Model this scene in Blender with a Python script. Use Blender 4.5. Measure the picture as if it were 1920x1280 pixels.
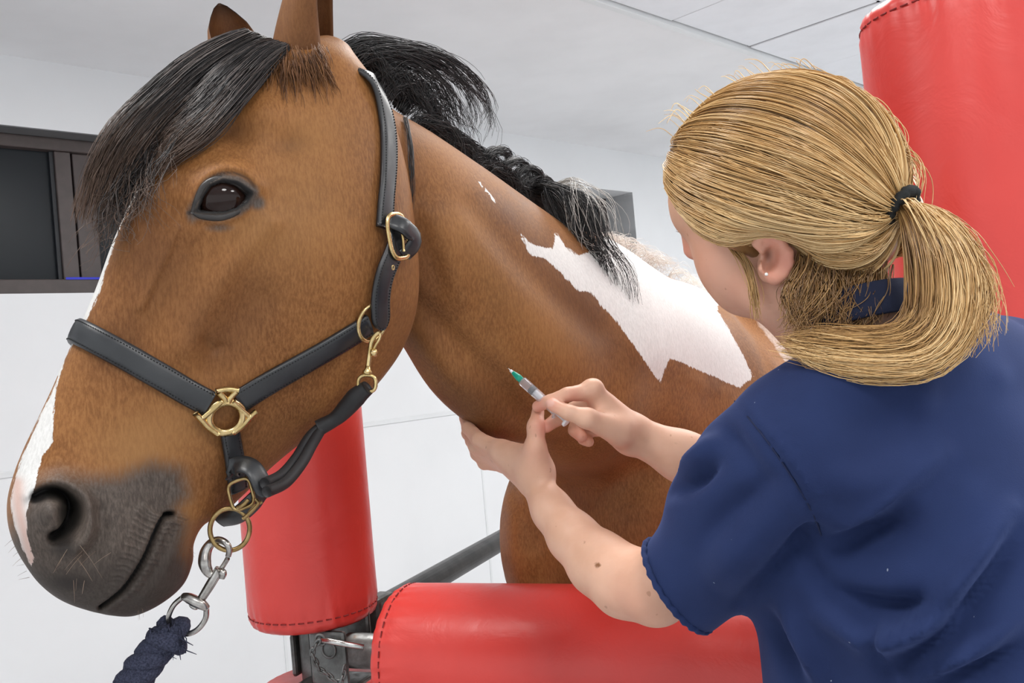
import bpy, bmesh, math, random
import numpy as np
from mathutils import Vector, Matrix
from mathutils.bvhtree import BVHTree

random.seed(7)
RNG = np.random.default_rng(11)
SC = bpy.context.scene
for _o in list(bpy.data.objects):
    bpy.data.objects.remove(_o)

# ------------------------------------------------------------------ camera
FPX = 1700.0                      # focal length in pixels of a 1920 wide frame
CAM_H = 1.42
PITCH = math.radians(1.08)
ROLL = math.radians(5.1)
CAM = np.array([0.0, 0.0, CAM_H])
_f = np.array([0.0, math.cos(PITCH), math.sin(PITCH)])
_r0 = np.array([1.0, 0.0, 0.0])
_u0 = np.array([0.0, -math.sin(PITCH), math.cos(PITCH)])
_r = math.cos(ROLL) * _r0 - math.sin(ROLL) * _u0
_u = math.sin(ROLL) * _r0 + math.cos(ROLL) * _u0
cam_data = bpy.data.cameras.new('camera')
cam_data.sensor_width = 36.0
cam_data.lens = FPX / 1920.0 * 36.0
cam_data.clip_start = 0.02
cam = bpy.data.objects.new('camera', cam_data)
SC.collection.objects.link(cam)
cam.matrix_world = Matrix(((_r[0], _u[0], -_f[0], CAM[0]),
                           (_r[1], _u[1], -_f[1], CAM[1]),
                           (_r[2], _u[2], -_f[2], CAM[2]),
                           (0, 0, 0, 1)))
SC.camera = cam

# ------------------------------------------------------------------ world, exposure
SC.view_settings.view_transform = 'Standard'
SC.view_settings.look = 'None'
SC.view_settings.gamma = 1.0
SC.view_settings.use_curve_mapping = False
SC.view_settings.exposure = 0.08
world = bpy.data.worlds.new('world')
SC.world = world
world.use_nodes = True
world.node_tree.nodes['Background'].inputs[0].default_value = (0.93, 0.97, 1.0, 1)
world.node_tree.nodes['Background'].inputs[1].default_value = 1.12
LAMP_W = 12.0                      # watts of each fluorescent ceiling panel


# ------------------------------------------------------------------ pixel <-> world helpers (measured on the photograph)
def P(px, py, d):
    """world point seen at photo pixel (px,py) at depth d in metres along the lens axis"""
    px = np.asarray(px, float); py = np.asarray(py, float); d = np.asarray(d, float)
    x = (px - 960.0) / FPX * d
    y = -(py - 640.0) / FPX * d
    return CAM + x[..., None] * _r + y[..., None] * _u + d[..., None] * _f


def PL(pts):
    a = np.asarray(pts, float)
    return P(a[:, 0], a[:, 1], a[:, 2])


def project(v):
    q = np.asarray(v, float) - CAM
    d = q @ _f
    return np.stack([960.0 + FPX * (q @ _r) / d, 640.0 - FPX * (q @ _u) / d, d], -1)


def cdir(x, y, z):
    """direction from camera axes (x right, y down, z away) to world"""
    v = x * _r - y * _u + z * _f
    return v / np.linalg.norm(v)


def unit(v):
    v = np.asarray(v, float)
    return v / np.maximum(np.linalg.norm(v, axis=-1, keepdims=True), 1e-12)


def catmull(pts, n):
    """n points along a smooth curve through pts (any dimension), even in index"""
    p = np.asarray(pts, float)
    m = len(p)
    if m == 2:
        t = np.linspace(0, 1, n)[:, None]
        return p[0] * (1 - t) + p[1] * t
    q = np.vstack([2 * p[0] - p[1], p, 2 * p[-1] - p[-2]])
    s = np.linspace(0, m - 1, n)
    i = np.minimum(s.astype(int), m - 2)
    t = (s - i)[:, None]
    a, b, c, d = q[i], q[i + 1], q[i + 2], q[i + 3]
    return 0.5 * ((2 * b) + (-a + c) * t + (2 * a - 5 * b + 4 * c - d) * t ** 2 + (-a + 3 * b - 3 * c + d) * t ** 3)


def resample(p, n):
    p = np.asarray(p, float)
    L = np.concatenate([[0], np.cumsum(np.linalg.norm(np.diff(p, axis=0), axis=1))])
    s = np.linspace(0, L[-1], n)
    return np.stack([np.interp(s, L, p[:, k]) for k in range(p.shape[1])], 1)


def curve(pts, n):
    return resample(catmull(pts, max(8 * len(pts), n)), n)


def polyline_dist(q, poly):
    """2D or 3D distance of points q to a polyline"""
    best = np.full(len(q), 1e9)
    for a, b in zip(poly[:-1], poly[1:]):
        ab = b - a
        t = np.clip(((q - a) @ ab) / max(ab @ ab, 1e-12), 0, 1)
        best = np.minimum(best, np.linalg.norm(q - a - t[:, None] * ab, axis=1))
    return best


def polyline_taper(q, poly):
    """distance and position 0..1 along a polyline"""
    best = np.full(len(q), 1e9); tt = np.zeros(len(q)); m = len(poly) - 1
    for i, (a, b) in enumerate(zip(poly[:-1], poly[1:])):
        ab = b - a
        t = np.clip(((q - a) @ ab) / max(ab @ ab, 1e-12), 0, 1)
        d = np.linalg.norm(q - a - t[:, None] * ab, axis=1)
        tt = np.where(d < best, (i + t) / m, tt); best = np.minimum(best, d)
    return best, tt


def polygon_sd(q, poly):
    """signed distance to a 2D polygon, positive inside"""
    poly = np.asarray(poly, float)
    d = polyline_dist(q, np.vstack([poly, poly[:1]]))
    ins = np.zeros(len(q), bool)
    for (x0, y0), (x1, y1) in zip(poly, np.roll(poly, -1, 0)):
        c = ((y0 > q[:, 1]) != (y1 > q[:, 1]))
        with np.errstate(divide='ignore', invalid='ignore'):
            xx = (x1 - x0) * (q[:, 1] - y0) / (y1 - y0 + 1e-12) + x0
        ins ^= c & (q[:, 0] < xx)
    return np.where(ins, d, -d)


def sstep(a, b, x):
    t = np.clip((x - a) / (b - a), 0, 1)
    return t * t * (3 - 2 * t)


# ------------------------------------------------------------------ object helpers
def link(o, parent=None):
    SC.collection.objects.link(o)
    if parent is not None:
        o.parent = parent
        o.matrix_parent_inverse = parent.matrix_world.inverted()
    return o


def tag(o, label=None, cat=None, group=None, kind=None):
    if label: o['label'] = label
    if cat: o['category'] = cat
    if group: o['group'] = group
    if kind: o['kind'] = kind
    return o


def empty(name, loc, label=None, cat=None, group=None, kind=None):
    o = bpy.data.objects.new(name, None)
    o.empty_display_size = 0.05
    link(o)
    o.matrix_world = Matrix.Translation(Vector([float(c) for c in loc]))
    return tag(o, label, cat, group, kind)


def mesh_obj(name, v, f, mat, parent=None, smooth=True, attrs=None):
    me = bpy.data.meshes.new(name)
    v = np.asarray(v, np.float32)
    if isinstance(f, np.ndarray):
        k = f.shape[1]
        me.vertices.add(len(v)); me.vertices.foreach_set('co', v.ravel())
        me.loops.add(f.size); me.loops.foreach_set('vertex_index', f.astype(np.int32).ravel())
        me.polygons.add(len(f))
        me.polygons.foreach_set('loop_start', np.arange(0, f.size, k, dtype=np.int32))
        me.polygons.foreach_set('loop_total', np.full(len(f), k, np.int32))
        me.update(calc_edges=True)
    else:
        me.from_pydata(v.tolist(), [], f)
    me.validate()
    if smooth:
        me.polygons.foreach_set('use_smooth', np.ones(len(me.polygons), bool))
    if attrs:
        for k, a in attrs.items():
            at = me.attributes.new(k, 'FLOAT', 'POINT')
            at.data.foreach_set('value', np.asarray(a, np.float32))
    me.materials.append(mat)
    o = bpy.data.objects.new(name, me)
    link(o, parent)
    return o


def join_geo(parts):
    """parts: list of (v, f ndarray quads/tris as lists) -> one v, list of faces"""
    V, F, n = [], [], 0
    for v, f in parts:
        V.append(np.asarray(v, float))
        F += [tuple(int(i) + n for i in q) for q in f]
        n += len(v)
    return np.vstack(V), F


def box_geo(size, center=(0, 0, 0), axes=None, bevel=0.0):
    """bevelled box, axes = 3 unit vectors"""
    bm = bmesh.new()
    bmesh.ops.create_cube(bm, size=1.0)
    for v in bm.verts:
        v.co = Vector((v.co.x * size[0], v.co.y * size[1], v.co.z * size[2]))
    if bevel > 0:
        bmesh.ops.bevel(bm, geom=list(bm.edges), offset=bevel, segments=2, affect='EDGES', profile=0.5)
    v = np.array([list(x.co) for x in bm.verts]); bm.verts.index_update()
    f = [tuple(x.index for x in q.verts) for q in bm.faces]
    bm.free()
    if axes is not None:
        v = v @ np.asarray(axes, float)
    return v + np.asarray(center, float), f


def frames_along(p, hint=None):
    """parallel transported frames for a path"""
    t = np.gradient(p, axis=0)
    t = unit(t)
    n = np.zeros_like(p)
    h = np.array([0.0, 0.0, 1.0]) if hint is None else np.asarray(hint, float)
    if abs(h @ t[0]) > 0.95: h = np.array([1.0, 0.2, 0.0])
    n[0] = unit(h - (h @ t[0]) * t[0])
    for i in range(1, len(p)):
        q = n[i - 1] - (n[i - 1] @ t[i]) * t[i]
        n[i] = unit(q)
    return t, n, np.cross(t, n)


def tube_geo(p, r, sides=12, closed=False, caps=True, flat=1.0, hint=None):
    p = np.asarray(p, float); m = len(p)
    r = np.broadcast_to(np.asarray(r, float), (m,))
    t, n, b = frames_along(p, hint)
    if closed:
        # keep the frame continuous for planar loops
        c = p.mean(0); nn = unit(np.cross(p[0] - c, p[m // 4] - c))
        t = unit(np.roll(p, -1, 0) - np.roll(p, 1, 0)); n = np.broadcast_to(nn, p.shape); b = np.cross(t, n)
    a = np.linspace(0, 2 * np.pi, sides, endpoint=False)
    v = p[:, None, :] + r[:, None, None] * (np.cos(a)[None, :, None] * n[:, None, :] * flat + np.sin(a)[None, :, None] * b[:, None, :])
    v = v.reshape(-1, 3)
    f = []
    for i in range(m if closed else m - 1):
        j = (i + 1) % m
        for k in range(sides):
            l = (k + 1) % sides
            f.append((i * sides + k, j * sides + k, j * sides + l, i * sides + l))
    if not closed and caps:
        f.append(tuple(range(sides - 1, -1, -1)))
        f.append(tuple((m - 1) * sides + k for k in range(sides)))
    return v, f


def lathe_geo(prof, axis_o, axis_d, seg=32, hint=None, wob=None):
    """prof: (r, h) pairs around the axis; wob(angle, h, r) -> r"""
    axis_d = unit(axis_d)
    h = np.array([1.0, 0.1, 0.0]) if hint is None else np.asarray(hint, float)
    if abs(h @ axis_d) > 0.9: h = np.array([0.0, 0.1, 1.0])
    a1 = unit(h - (h @ axis_d) * axis_d); a2 = np.cross(axis_d, a1)
    ang = np.linspace(0, 2 * np.pi, seg, endpoint=False)
    V = []
    for (r, hh) in prof:
        rr = np.full(seg, r) if wob is None else wob(ang, hh, r)
        V.append(np.asarray(axis_o) + axis_d * hh + rr[:, None] * (np.cos(ang)[:, None] * a1 + np.sin(ang)[:, None] * a2))
    v = np.vstack(V); m = len(prof)
    f = []
    for i in range(m - 1):
        for k in range(seg):
            l = (k + 1) % seg
            f.append((i * seg + k, i * seg + l, (i + 1) * seg + l, (i + 1) * seg + k))
    f.append(tuple(range(seg - 1, -1, -1)))
    f.append(tuple((m - 1) * seg + k for k in range(seg)))
    return v, f


def ribbon_geo(p, nrm, width, thick, bulge=0.15):
    """a strap: path p, outward normals, rounded rectangular section"""
    p = np.asarray(p, float); nrm = np.asarray(nrm, float); m = len(p)
    t = unit(np.gradient(p, axis=0))
    nrm = unit(nrm - np.sum(nrm * t, 1, keepdims=True) * t)
    s = np.cross(t, nrm)
    w = np.broadcast_to(np.asarray(width, float), (m,)) / 2
    e = thick * 0.35
    sec = [(-1, 0, 0), (-1, e, 0), (-1, thick - e, 0), (-1, thick, 1), (-0.5, thick * (1 + bulge), 2), (0, thick * (1 + bulge * 1.3), 2), (0.5, thick * (1 + bulge), 2), (1, thick, 1), (1, thick - e, 0), (1, e, 0), (1, 0, 0)]
    k = len(sec)
    V = np.zeros((m, k, 3))
    for j, (a, h, ins) in enumerate(sec):
        off = a * w - (np.sign(a) * e if ins == 1 else 0)
        if ins == 2: off = a * w * 0.9
        V[:, j] = p + s * off[:, None] + nrm * h
    v = V.reshape(-1, 3); f = []
    for i in range(m - 1):
        for j in range(k):
            l = (j + 1) % k
            f.append((i * k + j, i * k + l, (i + 1) * k + l, (i + 1) * k + j))
    f.append(tuple(range(k))); f.append(tuple((m - 1) * k + j for j in range(k - 1, -1, -1)))
    return v, f


def ring_pts(c, e1, e2, r1, r2=None, n=32, power=2.0):
    a = np.linspace(0, 2 * np.pi, n, endpoint=False)
    r2 = r1 if r2 is None else r2
    ca = np.sign(np.cos(a)) * np.abs(np.cos(a)) ** (2 / power); sa = np.sign(np.sin(a)) * np.abs(np.sin(a)) ** (2 / power)
    return np.asarray(c) + r1 * ca[:, None] * np.asarray(e1) + r2 * sa[:, None] * np.asarray(e2)


# ------------------------------------------------------------------ signed-distance modelling for the bodies
class Grid:
    def __init__(self, lo, hi, h):
        self.lo = np.asarray(lo, float); self.h = h
        self.n = np.ceil((np.asarray(hi, float) - self.lo) / h).astype(int) + 1
        self.F = np.full(self.n, 9.0, np.float32)

    def _box(self, lo, hi, pad):
        a = np.clip(np.floor((np.asarray(lo) - pad - self.lo) / self.h).astype(int), 0, self.n)
        b = np.clip(np.ceil((np.asarray(hi) + pad - self.lo) / self.h).astype(int) + 1, 0, self.n)
        sl = tuple(slice(i, j) for i, j in zip(a, b))
        ax = [np.float32(self.lo[k]) + np.float32(self.h) * np.arange(a[k], b[k], dtype=np.float32) for k in range(3)]
        return sl, ax[0][:, None, None], ax[1][None, :, None], ax[2][None, None, :]

    def put(self, sl, d, k, mode):
        if mode == 'add':
            g = self.F[sl]
            if k <= 0:
                self.F[sl] = np.minimum(g, d)
            else:
                hh = np.maximum(k - np.abs(g - d), 0) / k
                self.F[sl] = np.minimum(g, d) - hh * hh * k * 0.25
        else:
            g = self.F[sl]; d = -d
            hh = np.maximum(k - np.abs(g - d), 0) / max(k, 1e-9)
            self.F[sl] = np.maximum(g, d) + hh * hh * k * 0.25

    def cone(self, a, b, ra, rb, k=0.02, mode='add'):
        a = np.asarray(a, float); b = np.asarray(b, float); R = max(ra, rb)
        sl, X, Y, Z = self._box(np.minimum(a, b) - R, np.maximum(a, b) + R, k + 3 * self.h)
        ab = b - a; L = max(float(ab @ ab), 1e-12)
        t = np.clip(((X - a[0]) * ab[0] + (Y - a[1]) * ab[1] + (Z - a[2]) * ab[2]) / L, 0, 1)
        d = np.sqrt((X - a[0] - t * ab[0]) ** 2 + (Y - a[1] - t * ab[1]) ** 2 + (Z - a[2] - t * ab[2]) ** 2) - (ra + (rb - ra) * t)
        self.put(sl, d.astype(np.float32), k, mode)

    def chain(self, pts, radii, k=0.004, k0=None, mode='add'):
        for i in range(len(pts) - 1):
            self.cone(pts[i], pts[i + 1], radii[i], radii[i + 1], k if (i or k0 is None) else k0, mode)

    def ell(self, c, axes, r, k=0.02, mode='add'):
        c = np.asarray(c, float); axes = np.asarray(axes, float); r = np.asarray(r, float)
        ext = np.sqrt(((axes * r[:, None]) ** 2).sum(0))
        sl, X, Y, Z = self._box(c - ext, c + ext, k + 3 * self.h)
        k0 = 0; k1 = 0
        for i in range(3):
            q = (X - c[0]) * axes[i, 0] + (Y - c[1]) * axes[i, 1] + (Z - c[2]) * axes[i, 2]
            k0 = k0 + (q / r[i]) ** 2; k1 = k1 + (q / r[i] ** 2) ** 2
        k0 = np.sqrt(k0); k1 = np.sqrt(k1)
        d = k0 * (k0 - 1) / np.maximum(k1, 1e-6)
        self.put(sl, d.astype(np.float32), k, mode)

    def gell(self, c, A, k=0.02):
        """ellipsoid with three arbitrary half-axis vectors (rows of A)"""
        c = np.asarray(c, float); A = np.asarray(A, float)
        ext = np.sqrt((A ** 2).sum(0))
        sl, X, Y, Z = self._box(c - ext, c + ext, k + 3 * self.h)
        I = np.linalg.inv(A.T)
        x = X - c[0]; y = Y - c[1]; z = Z - c[2]
        q = [I[i, 0] * x + I[i, 1] * y + I[i, 2] * z for i in range(3)]
        k0 = np.sqrt(q[0] ** 2 + q[1] ** 2 + q[2] ** 2)
        G = [I[0, i] * q[0] + I[1, i] * q[1] + I[2, i] * q[2] for i in range(3)]
        k1 = np.sqrt(G[0] ** 2 + G[1] ** 2 + G[2] ** 2)
        self.put(sl, (k0 * (k0 - 1) / np.maximum(k1, 1e-6)).astype(np.float32), k, 'add')

    def eseg(self, A, B, ba, bb, ca, cb, rba, rbb, rca, rcb, k=0.02, pw=2.0):
        """segment with elliptical section: half axis rb along b, rc along c (interpolated)"""
        A = np.asarray(A, float); B = np.asarray(B, float)
        R = max(rba, rbb, rca, rcb)
        sl, X, Y, Z = self._box(np.minimum(A, B) - R, np.maximum(A, B) + R, k + 3 * self.h)
        ab = B - A; L = float(ab @ ab); ax = ab / math.sqrt(L)
        x = X - A[0]; y = Y - A[1]; z = Z - A[2]
        t = np.clip((x * ab[0] + y * ab[1] + z * ab[2]) / L, 0, 1)
        qx = x - t * ab[0]; qy = y - t * ab[1]; qz = z - t * ab[2]
        b = [ba[i] + (bb[i] - ba[i]) * t for i in range(3)]
        c = [ca[i] + (cb[i] - ca[i]) * t for i in range(3)]
        rb = rba + (rbb - rba) * t; rc = rca + (rcb - rca) * t
        qb = qx * b[0] + qy * b[1] + qz * b[2]; qc = qx * c[0] + qy * c[1] + qz * c[2]
        qa = qx * ax[0] + qy * ax[1] + qz * ax[2]
        rm = np.minimum(rb, rc)
        if pw == 2.0:
            k0 = np.sqrt((qb / rb) ** 2 + (qc / rc) ** 2 + (qa / rm) ** 2)
            k1 = np.sqrt((qb / rb ** 2) ** 2 + (qc / rc ** 2) ** 2 + (qa / rm ** 2) ** 2)
            d = k0 * (k0 - 1) / np.maximum(k1, 1e-6)
        else:
            k0 = (np.abs(qb / rb) ** pw + np.abs(qc / rc) ** pw + np.abs(qa / rm) ** pw) ** (1 / pw)
            d = (k0 - 1) * rm
        self.put(sl, d.astype(np.float32), k, 'add')

    def mesh(self):
        return surface_nets(self.F, self.lo, self.h)


def surface_nets(F, lo, h):
    nx, ny, nz = F.shape
    S = F < 0
    c = [(0, 0, 0), (1, 0, 0), (0, 1, 0), (1, 1, 0), (0, 0, 1), (1, 0, 1), (0, 1, 1), (1, 1, 1)]
    cnt = np.zeros((nx - 1, ny - 1, nz - 1), np.int8)
    for a in c:
        cnt += S[a[0]:nx - 1 + a[0], a[1]:ny - 1 + a[1], a[2]:nz - 1 + a[2]]
    idx = np.argwhere((cnt > 0) & (cnt < 8))
    vid = np.full(cnt.shape, -1, np.int64)
    vid[idx[:, 0], idx[:, 1], idx[:, 2]] = np.arange(len(idx))
    acc = np.zeros((len(idx), 3)); num = np.zeros(len(idx))
    for i in range(8):
        for ax in range(3):
            if c[i][ax]: continue
            a = np.array(c[i]); b = a.copy(); b[ax] = 1
            fa = F[idx[:, 0] + a[0], idx[:, 1] + a[1], idx[:, 2] + a[2]]
            fb = F[idx[:, 0] + b[0], idx[:, 1] + b[1], idx[:, 2] + b[2]]
            m = (fa < 0) != (fb < 0)
            t = np.where(m, fa / np.where(m, fa - fb, 1), 0)
            q = a + t[:, None] * (b - a)
            acc += np.where(m[:, None], q, 0); num += m
    V = lo + h * (idx + acc / num[:, None])
    Q = []
    for ax in range(3):
        sl0 = [slice(None)] * 3; sl1 = [slice(None)] * 3
        sl0[ax] = slice(0, -1); sl1[ax] = slice(1, None)
        A = S[tuple(sl0)]; B = S[tuple(sl1)]
        o1, o2 = [(1, 2), (2, 0), (0, 1)][ax]
        e = np.argwhere(A != B)
        dims = np.array(cnt.shape)
        ok = (e[:, o1] > 0) & (e[:, o2] > 0) & (e[:, o1] < dims[o1]) & (e[:, o2] < dims[o2])
        e = e[ok]
        s = A[e[:, 0], e[:, 1], e[:, 2]]
        def cell(d1, d2):
            q = e.copy(); q[:, o1] -= d1; q[:, o2] -= d2
            return vid[q[:, 0], q[:, 1], q[:, 2]]
        q = np.stack([cell(1, 1), cell(0, 1), cell(0, 0), cell(1, 0)], 1)
        q[~s] = q[~s][:, ::-1]
        Q.append(q)
    return V, np.vstack(Q)


def vnormals(v, f):
    f = np.asarray(f)
    n = np.zeros_like(v)
    if f.shape[1] == 4:
        fn = np.cross(v[f[:, 2]] - v[f[:, 0]], v[f[:, 3]] - v[f[:, 1]])
    else:
        fn = np.cross(v[f[:, 1]] - v[f[:, 0]], v[f[:, 2]] - v[f[:, 0]])
    for k in range(f.shape[1]):
        np.add.at(n, f[:, k], fn)
    return unit(n)


def relax(v, f, it=3, lam=0.5):
    f = np.asarray(f)
    e = np.vstack([f[:, [i, (i + 1) % f.shape[1]]] for i in range(f.shape[1])])
    deg = np.bincount(e.ravel(), minlength=len(v)).astype(float)
    for _ in range(it):
        s = np.zeros_like(v)
        for k in range(3):
            s[:, k] = np.bincount(e[:, 0], v[e[:, 1], k], len(v)) + np.bincount(e[:, 1], v[e[:, 0], k], len(v))
        v = v + lam * (s / deg[:, None] - v)
    return v


class Surf:
    """photo-pixel lookups on a finished surface"""
    def __init__(self, v, f):
        self.v = np.asarray(v, float)
        self.t = BVHTree.FromPolygons(self.v.tolist(), (f.tolist() if isinstance(f, np.ndarray) else f), all_triangles=False)

    def px(self, px, py, off=0.0):
        d = unit(P(px, py, 1.0) - CAM)
        hit = self.t.ray_cast(Vector(CAM), Vector(d))
        if hit[0] is None:
            hit = self.t.find_nearest(Vector(CAM + d * 1.0))
        loc = np.array(hit[0]); n = np.array(hit[1])
        if n @ d > 0: n = -n
        return loc + n * off, n

    def ray(self, o, d):
        hit = self.t.ray_cast(Vector(o), Vector(d))
        if hit[0] is None: return None, None
        return np.array(hit[0]), np.array(hit[1])

    def path(self, pts, n, off=0.0):
        c = curve(np.asarray(pts, float), n)
        a = [self.px(x[0], x[1], off) for x in c]
        p = np.array([q[0] for q in a]); nn = np.array([q[1] for q in a])
        return p, nn


# ------------------------------------------------------------------ hair strands as fine tapered tubes
def strands_geo(S, r, seed_attr=None):
    """S: (n,k,3) strand points; r: (n,k) radii.  Three-sided tubes."""
    n, k, _ = S.shape
    t = unit(np.gradient(S, axis=1))
    ref = np.broadcast_to(np.array([0.31, 0.23, 0.92]), t.shape)
    e1 = unit(np.cross(t, ref)); e2 = np.cross(t, e1)
    ang = np.array([0, 2.0944, 4.18879])
    V = S[:, :, None, :] + r[:, :, None, None] * (np.cos(ang)[None, None, :, None] * e1[:, :, None, :] + np.sin(ang)[None, None, :, None] * e2[:, :, None, :])
    base = (np.arange(n) * k * 3)[:, None, None]
    i = (np.arange(k - 1) * 3)[None, :, None]
    j = np.arange(3)[None, None, :]; j2 = (j + 1) % 3
    F = np.stack([base + i + j, base + i + j2, base + i + 3 + j2, base + i + 3 + j], -1).reshape(-1, 4)
    return V.reshape(-1, 3), F


def strand_obj(name, S, r, mat, parent, rnd=None):
    n, k, _ = S.shape
    if rnd is None: rnd = RNG.random(n)
    v, f = strands_geo(S, r)
    a = np.repeat(rnd, k * 3)
    tt = np.tile(np.repeat(np.linspace(0, 1, k), 3), n)
    return mesh_obj(name, v, f, mat, parent, attrs={'rnd': a, 'tt': tt})


def clump(path, n, r, k=14, wig=0.002, freq=1.5, flare=None):
    """n strands around a guide path (m,3); r = list of spread radii along it"""
    g = curve(path, k)
    t, a, b = frames_along(g)
    rr = np.interp(np.linspace(0, 1, k), np.linspace(0, 1, len(r)), r)
    ang = RNG.random(n) * 2 * np.pi; rad = np.sqrt(RNG.random(n))
    off = (np.cos(ang) * rad)[:, None, None] * a[None] + (np.sin(ang) * rad)[:, None, None] * b[None]
    S = g[None] + off * rr[None, :, None]
    u = np.linspace(0, 1, k)
    for _ in range(2):
        ph = RNG.random((n, 3, 1)) * 6.28; fr = freq * (0.5 + RNG.random((n, 3, 1)))
        amp = wig * RNG.normal(size=(n, 3, 1))
        S = S + np.transpose(amp * np.sin(ph + fr * 6.28 * u[None, None, :]) * (0.15 + u[None, None, :]), (0, 2, 1))
    # strands end at different lengths
    ln = 1.0 - 0.35 * RNG.random(n) ** 2
    idx = ln[:, None] * np.linspace(0, k - 1, k)[None]
    i0 = np.minimum(idx.astype(int), k - 2); fr = idx - i0
    S = np.take_along_axis(S, i0[:, :, None].repeat(3, 2), 1) * (1 - fr[..., None]) + np.take_along_axis(S, (i0 + 1)[:, :, None].repeat(3, 2), 1) * fr[..., None]
    return S


def taper(n, k, r0, tip=0.35):
    u = np.linspace(0, 1, k)
    return (r0 * (0.7 + 0.6 * RNG.random(n)))[:, None] * (1 - (1 - tip) * u ** 2)[None]

# ------------------------------------------------------------------ materials
class NT:
    def __init__(self, name):
        self.m = bpy.data.materials.new(name); self.m.use_nodes = True
        self.t = self.m.node_tree; self.b = self.t.nodes['Principled BSDF']

    def n(self, typ, **kw):
        x = self.t.nodes.new(typ)
        for k, v in kw.items(): setattr(x, k, v)
        return x

    def l(self, a, b): self.t.links.new(a, b)

    def val(self, sock, v):
        if hasattr(v, 'is_output'): self.l(v, sock)
        else: sock.default_value = v

    def noise(self, scale, detail=3.0, rough=0.55, vec=None, stretch=None, dist=0.0):
        x = self.n('ShaderNodeTexNoise'); x.inputs['Scale'].default_value = scale
        x.inputs['Detail'].default_value = detail; x.inputs['Roughness'].default_value = rough
        x.inputs['Distortion'].default_value = dist
        if vec is None:
            vec = self.n('ShaderNodeTexCoord').outputs['Object']
        if stretch is not None:
            mp = self.n('ShaderNodeMapping'); mp.inputs['Scale'].default_value = stretch[0]
            mp.inputs['Rotation'].default_value = stretch[1]
            self.l(vec, mp.inputs[0]); vec = mp.outputs[0]
        self.l(vec, x.inputs['Vector'])
        return x.outputs[0]

    def math(self, op, a, b=0.0, c=0.0, clamp=False):
        x = self.n('ShaderNodeMath', operation=op); x.use_clamp = clamp
        self.val(x.inputs[0], a); self.val(x.inputs[1], b); self.val(x.inputs[2], c)
        return x.outputs[0]

    def ramp(self, v, lo, hi, a=0.0, b=1.0, smooth=True):
        x = self.n('ShaderNodeMapRange'); x.interpolation_type = 'SMOOTHSTEP' if smooth else 'LINEAR'
        self.val(x.inputs[0], v); x.inputs[1].default_value = lo; x.inputs[2].default_value = hi
        x.inputs[3].default_value = a; x.inputs[4].default_value = b
        return x.outputs[0]

    def mix(self, fac, a, b):
        x = self.n('ShaderNodeMix', data_type='RGBA')
        self.val(x.inputs[0], fac)
        for s, v in ((x.inputs[6], a), (x.inputs[7], b)):
            if hasattr(v, 'is_output'): self.l(v, s)
            else: s.default_value = (*v, 1) if len(v) == 3 else v
        return x.outputs[2]

    def attr(self, name):
        x = self.n('ShaderNodeAttribute'); x.attribute_name = name
        return x.outputs['Fac']

    def bump(self, h, strength=0.3, dist=0.002, prev=None):
        x = self.n('ShaderNodeBump'); x.inputs['Strength'].default_value = strength; x.inputs['Distance'].default_value = dist
        self.l(h, x.inputs['Height'])
        if prev is not None: self.l(prev, x.inputs['Normal'])
        self.l(x.outputs[0], self.b.inputs['Normal'])
        return x.outputs[0]

    def set(self, color=None, rough=None, metal=None, spec=None, **kw):
        if color is not None: self.val(self.b.inputs['Base Color'], (*color, 1) if isinstance(color, tuple) and len(color) == 3 else color)
        if rough is not None: self.val(self.b.inputs['Roughness'], rough)
        if metal is not None: self.b.inputs['Metallic'].default_value = metal
        if spec is not None: self.val(self.b.inputs['Specular IOR Level'], spec)
        for k, v in kw.items(): self.val(self.b.inputs[k.replace('_', ' ')], v)
        return self


def simple(name, color, rough=0.5, metal=0.0, var=0.08, nscale=8.0, bump=0.0, bscale=200.0, bdist=0.001, spec=0.5, **kw):
    t = NT(name)
    n1 = t.noise(nscale, 4)
    col = t.mix(t.ramp(n1, 0.3, 0.7), tuple(c * (1 - var) for c in color), tuple(min(1, c * (1 + var)) for c in color))
    t.set(col, rough, metal, spec, **kw)
    if bump > 0: t.bump(t.noise(bscale, 3), bump, bdist)
    return t.m


M = {}
M['wall'] = simple('wall_panel_white', (0.83, 0.845, 0.86), 0.35, var=0.02, nscale=2, bump=0.05, bscale=60)
M['strip'] = simple('joint_strip_white', (0.78, 0.80, 0.81), 0.3, var=0.02)
M['plaster'] = simple('plaster_ceiling', (0.88, 0.885, 0.90), 0.8, var=0.03, nscale=2.5, bump=0.08, bscale=40)
M['tile'] = simple('ceiling_tile', (0.86, 0.88, 0.92), 0.75, var=0.03, nscale=5, bump=0.12, bscale=300)
M['grid'] = simple('ceiling_grid_metal', (0.30, 0.30, 0.31), 0.5, var=0.05)
M['floor'] = simple('rubber_floor', (0.6, 0.6, 0.61), 0.7, var=0.15, nscale=3, bump=0.3, bscale=120)
M['winframe'] = simple('brown_window_frame', (0.075, 0.058, 0.055), 0.45, var=0.1, nscale=20)
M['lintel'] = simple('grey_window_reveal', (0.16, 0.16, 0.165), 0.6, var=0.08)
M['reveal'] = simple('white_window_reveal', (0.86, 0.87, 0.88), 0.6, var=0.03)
M['tape'] = simple('blue_tape', (0.02, 0.03, 0.55), 0.5)
t = NT('dark_window_glass'); t.set((0.022, 0.026, 0.030), 0.25, 0.0, 0.12); M['glass'] = t.m

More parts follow.
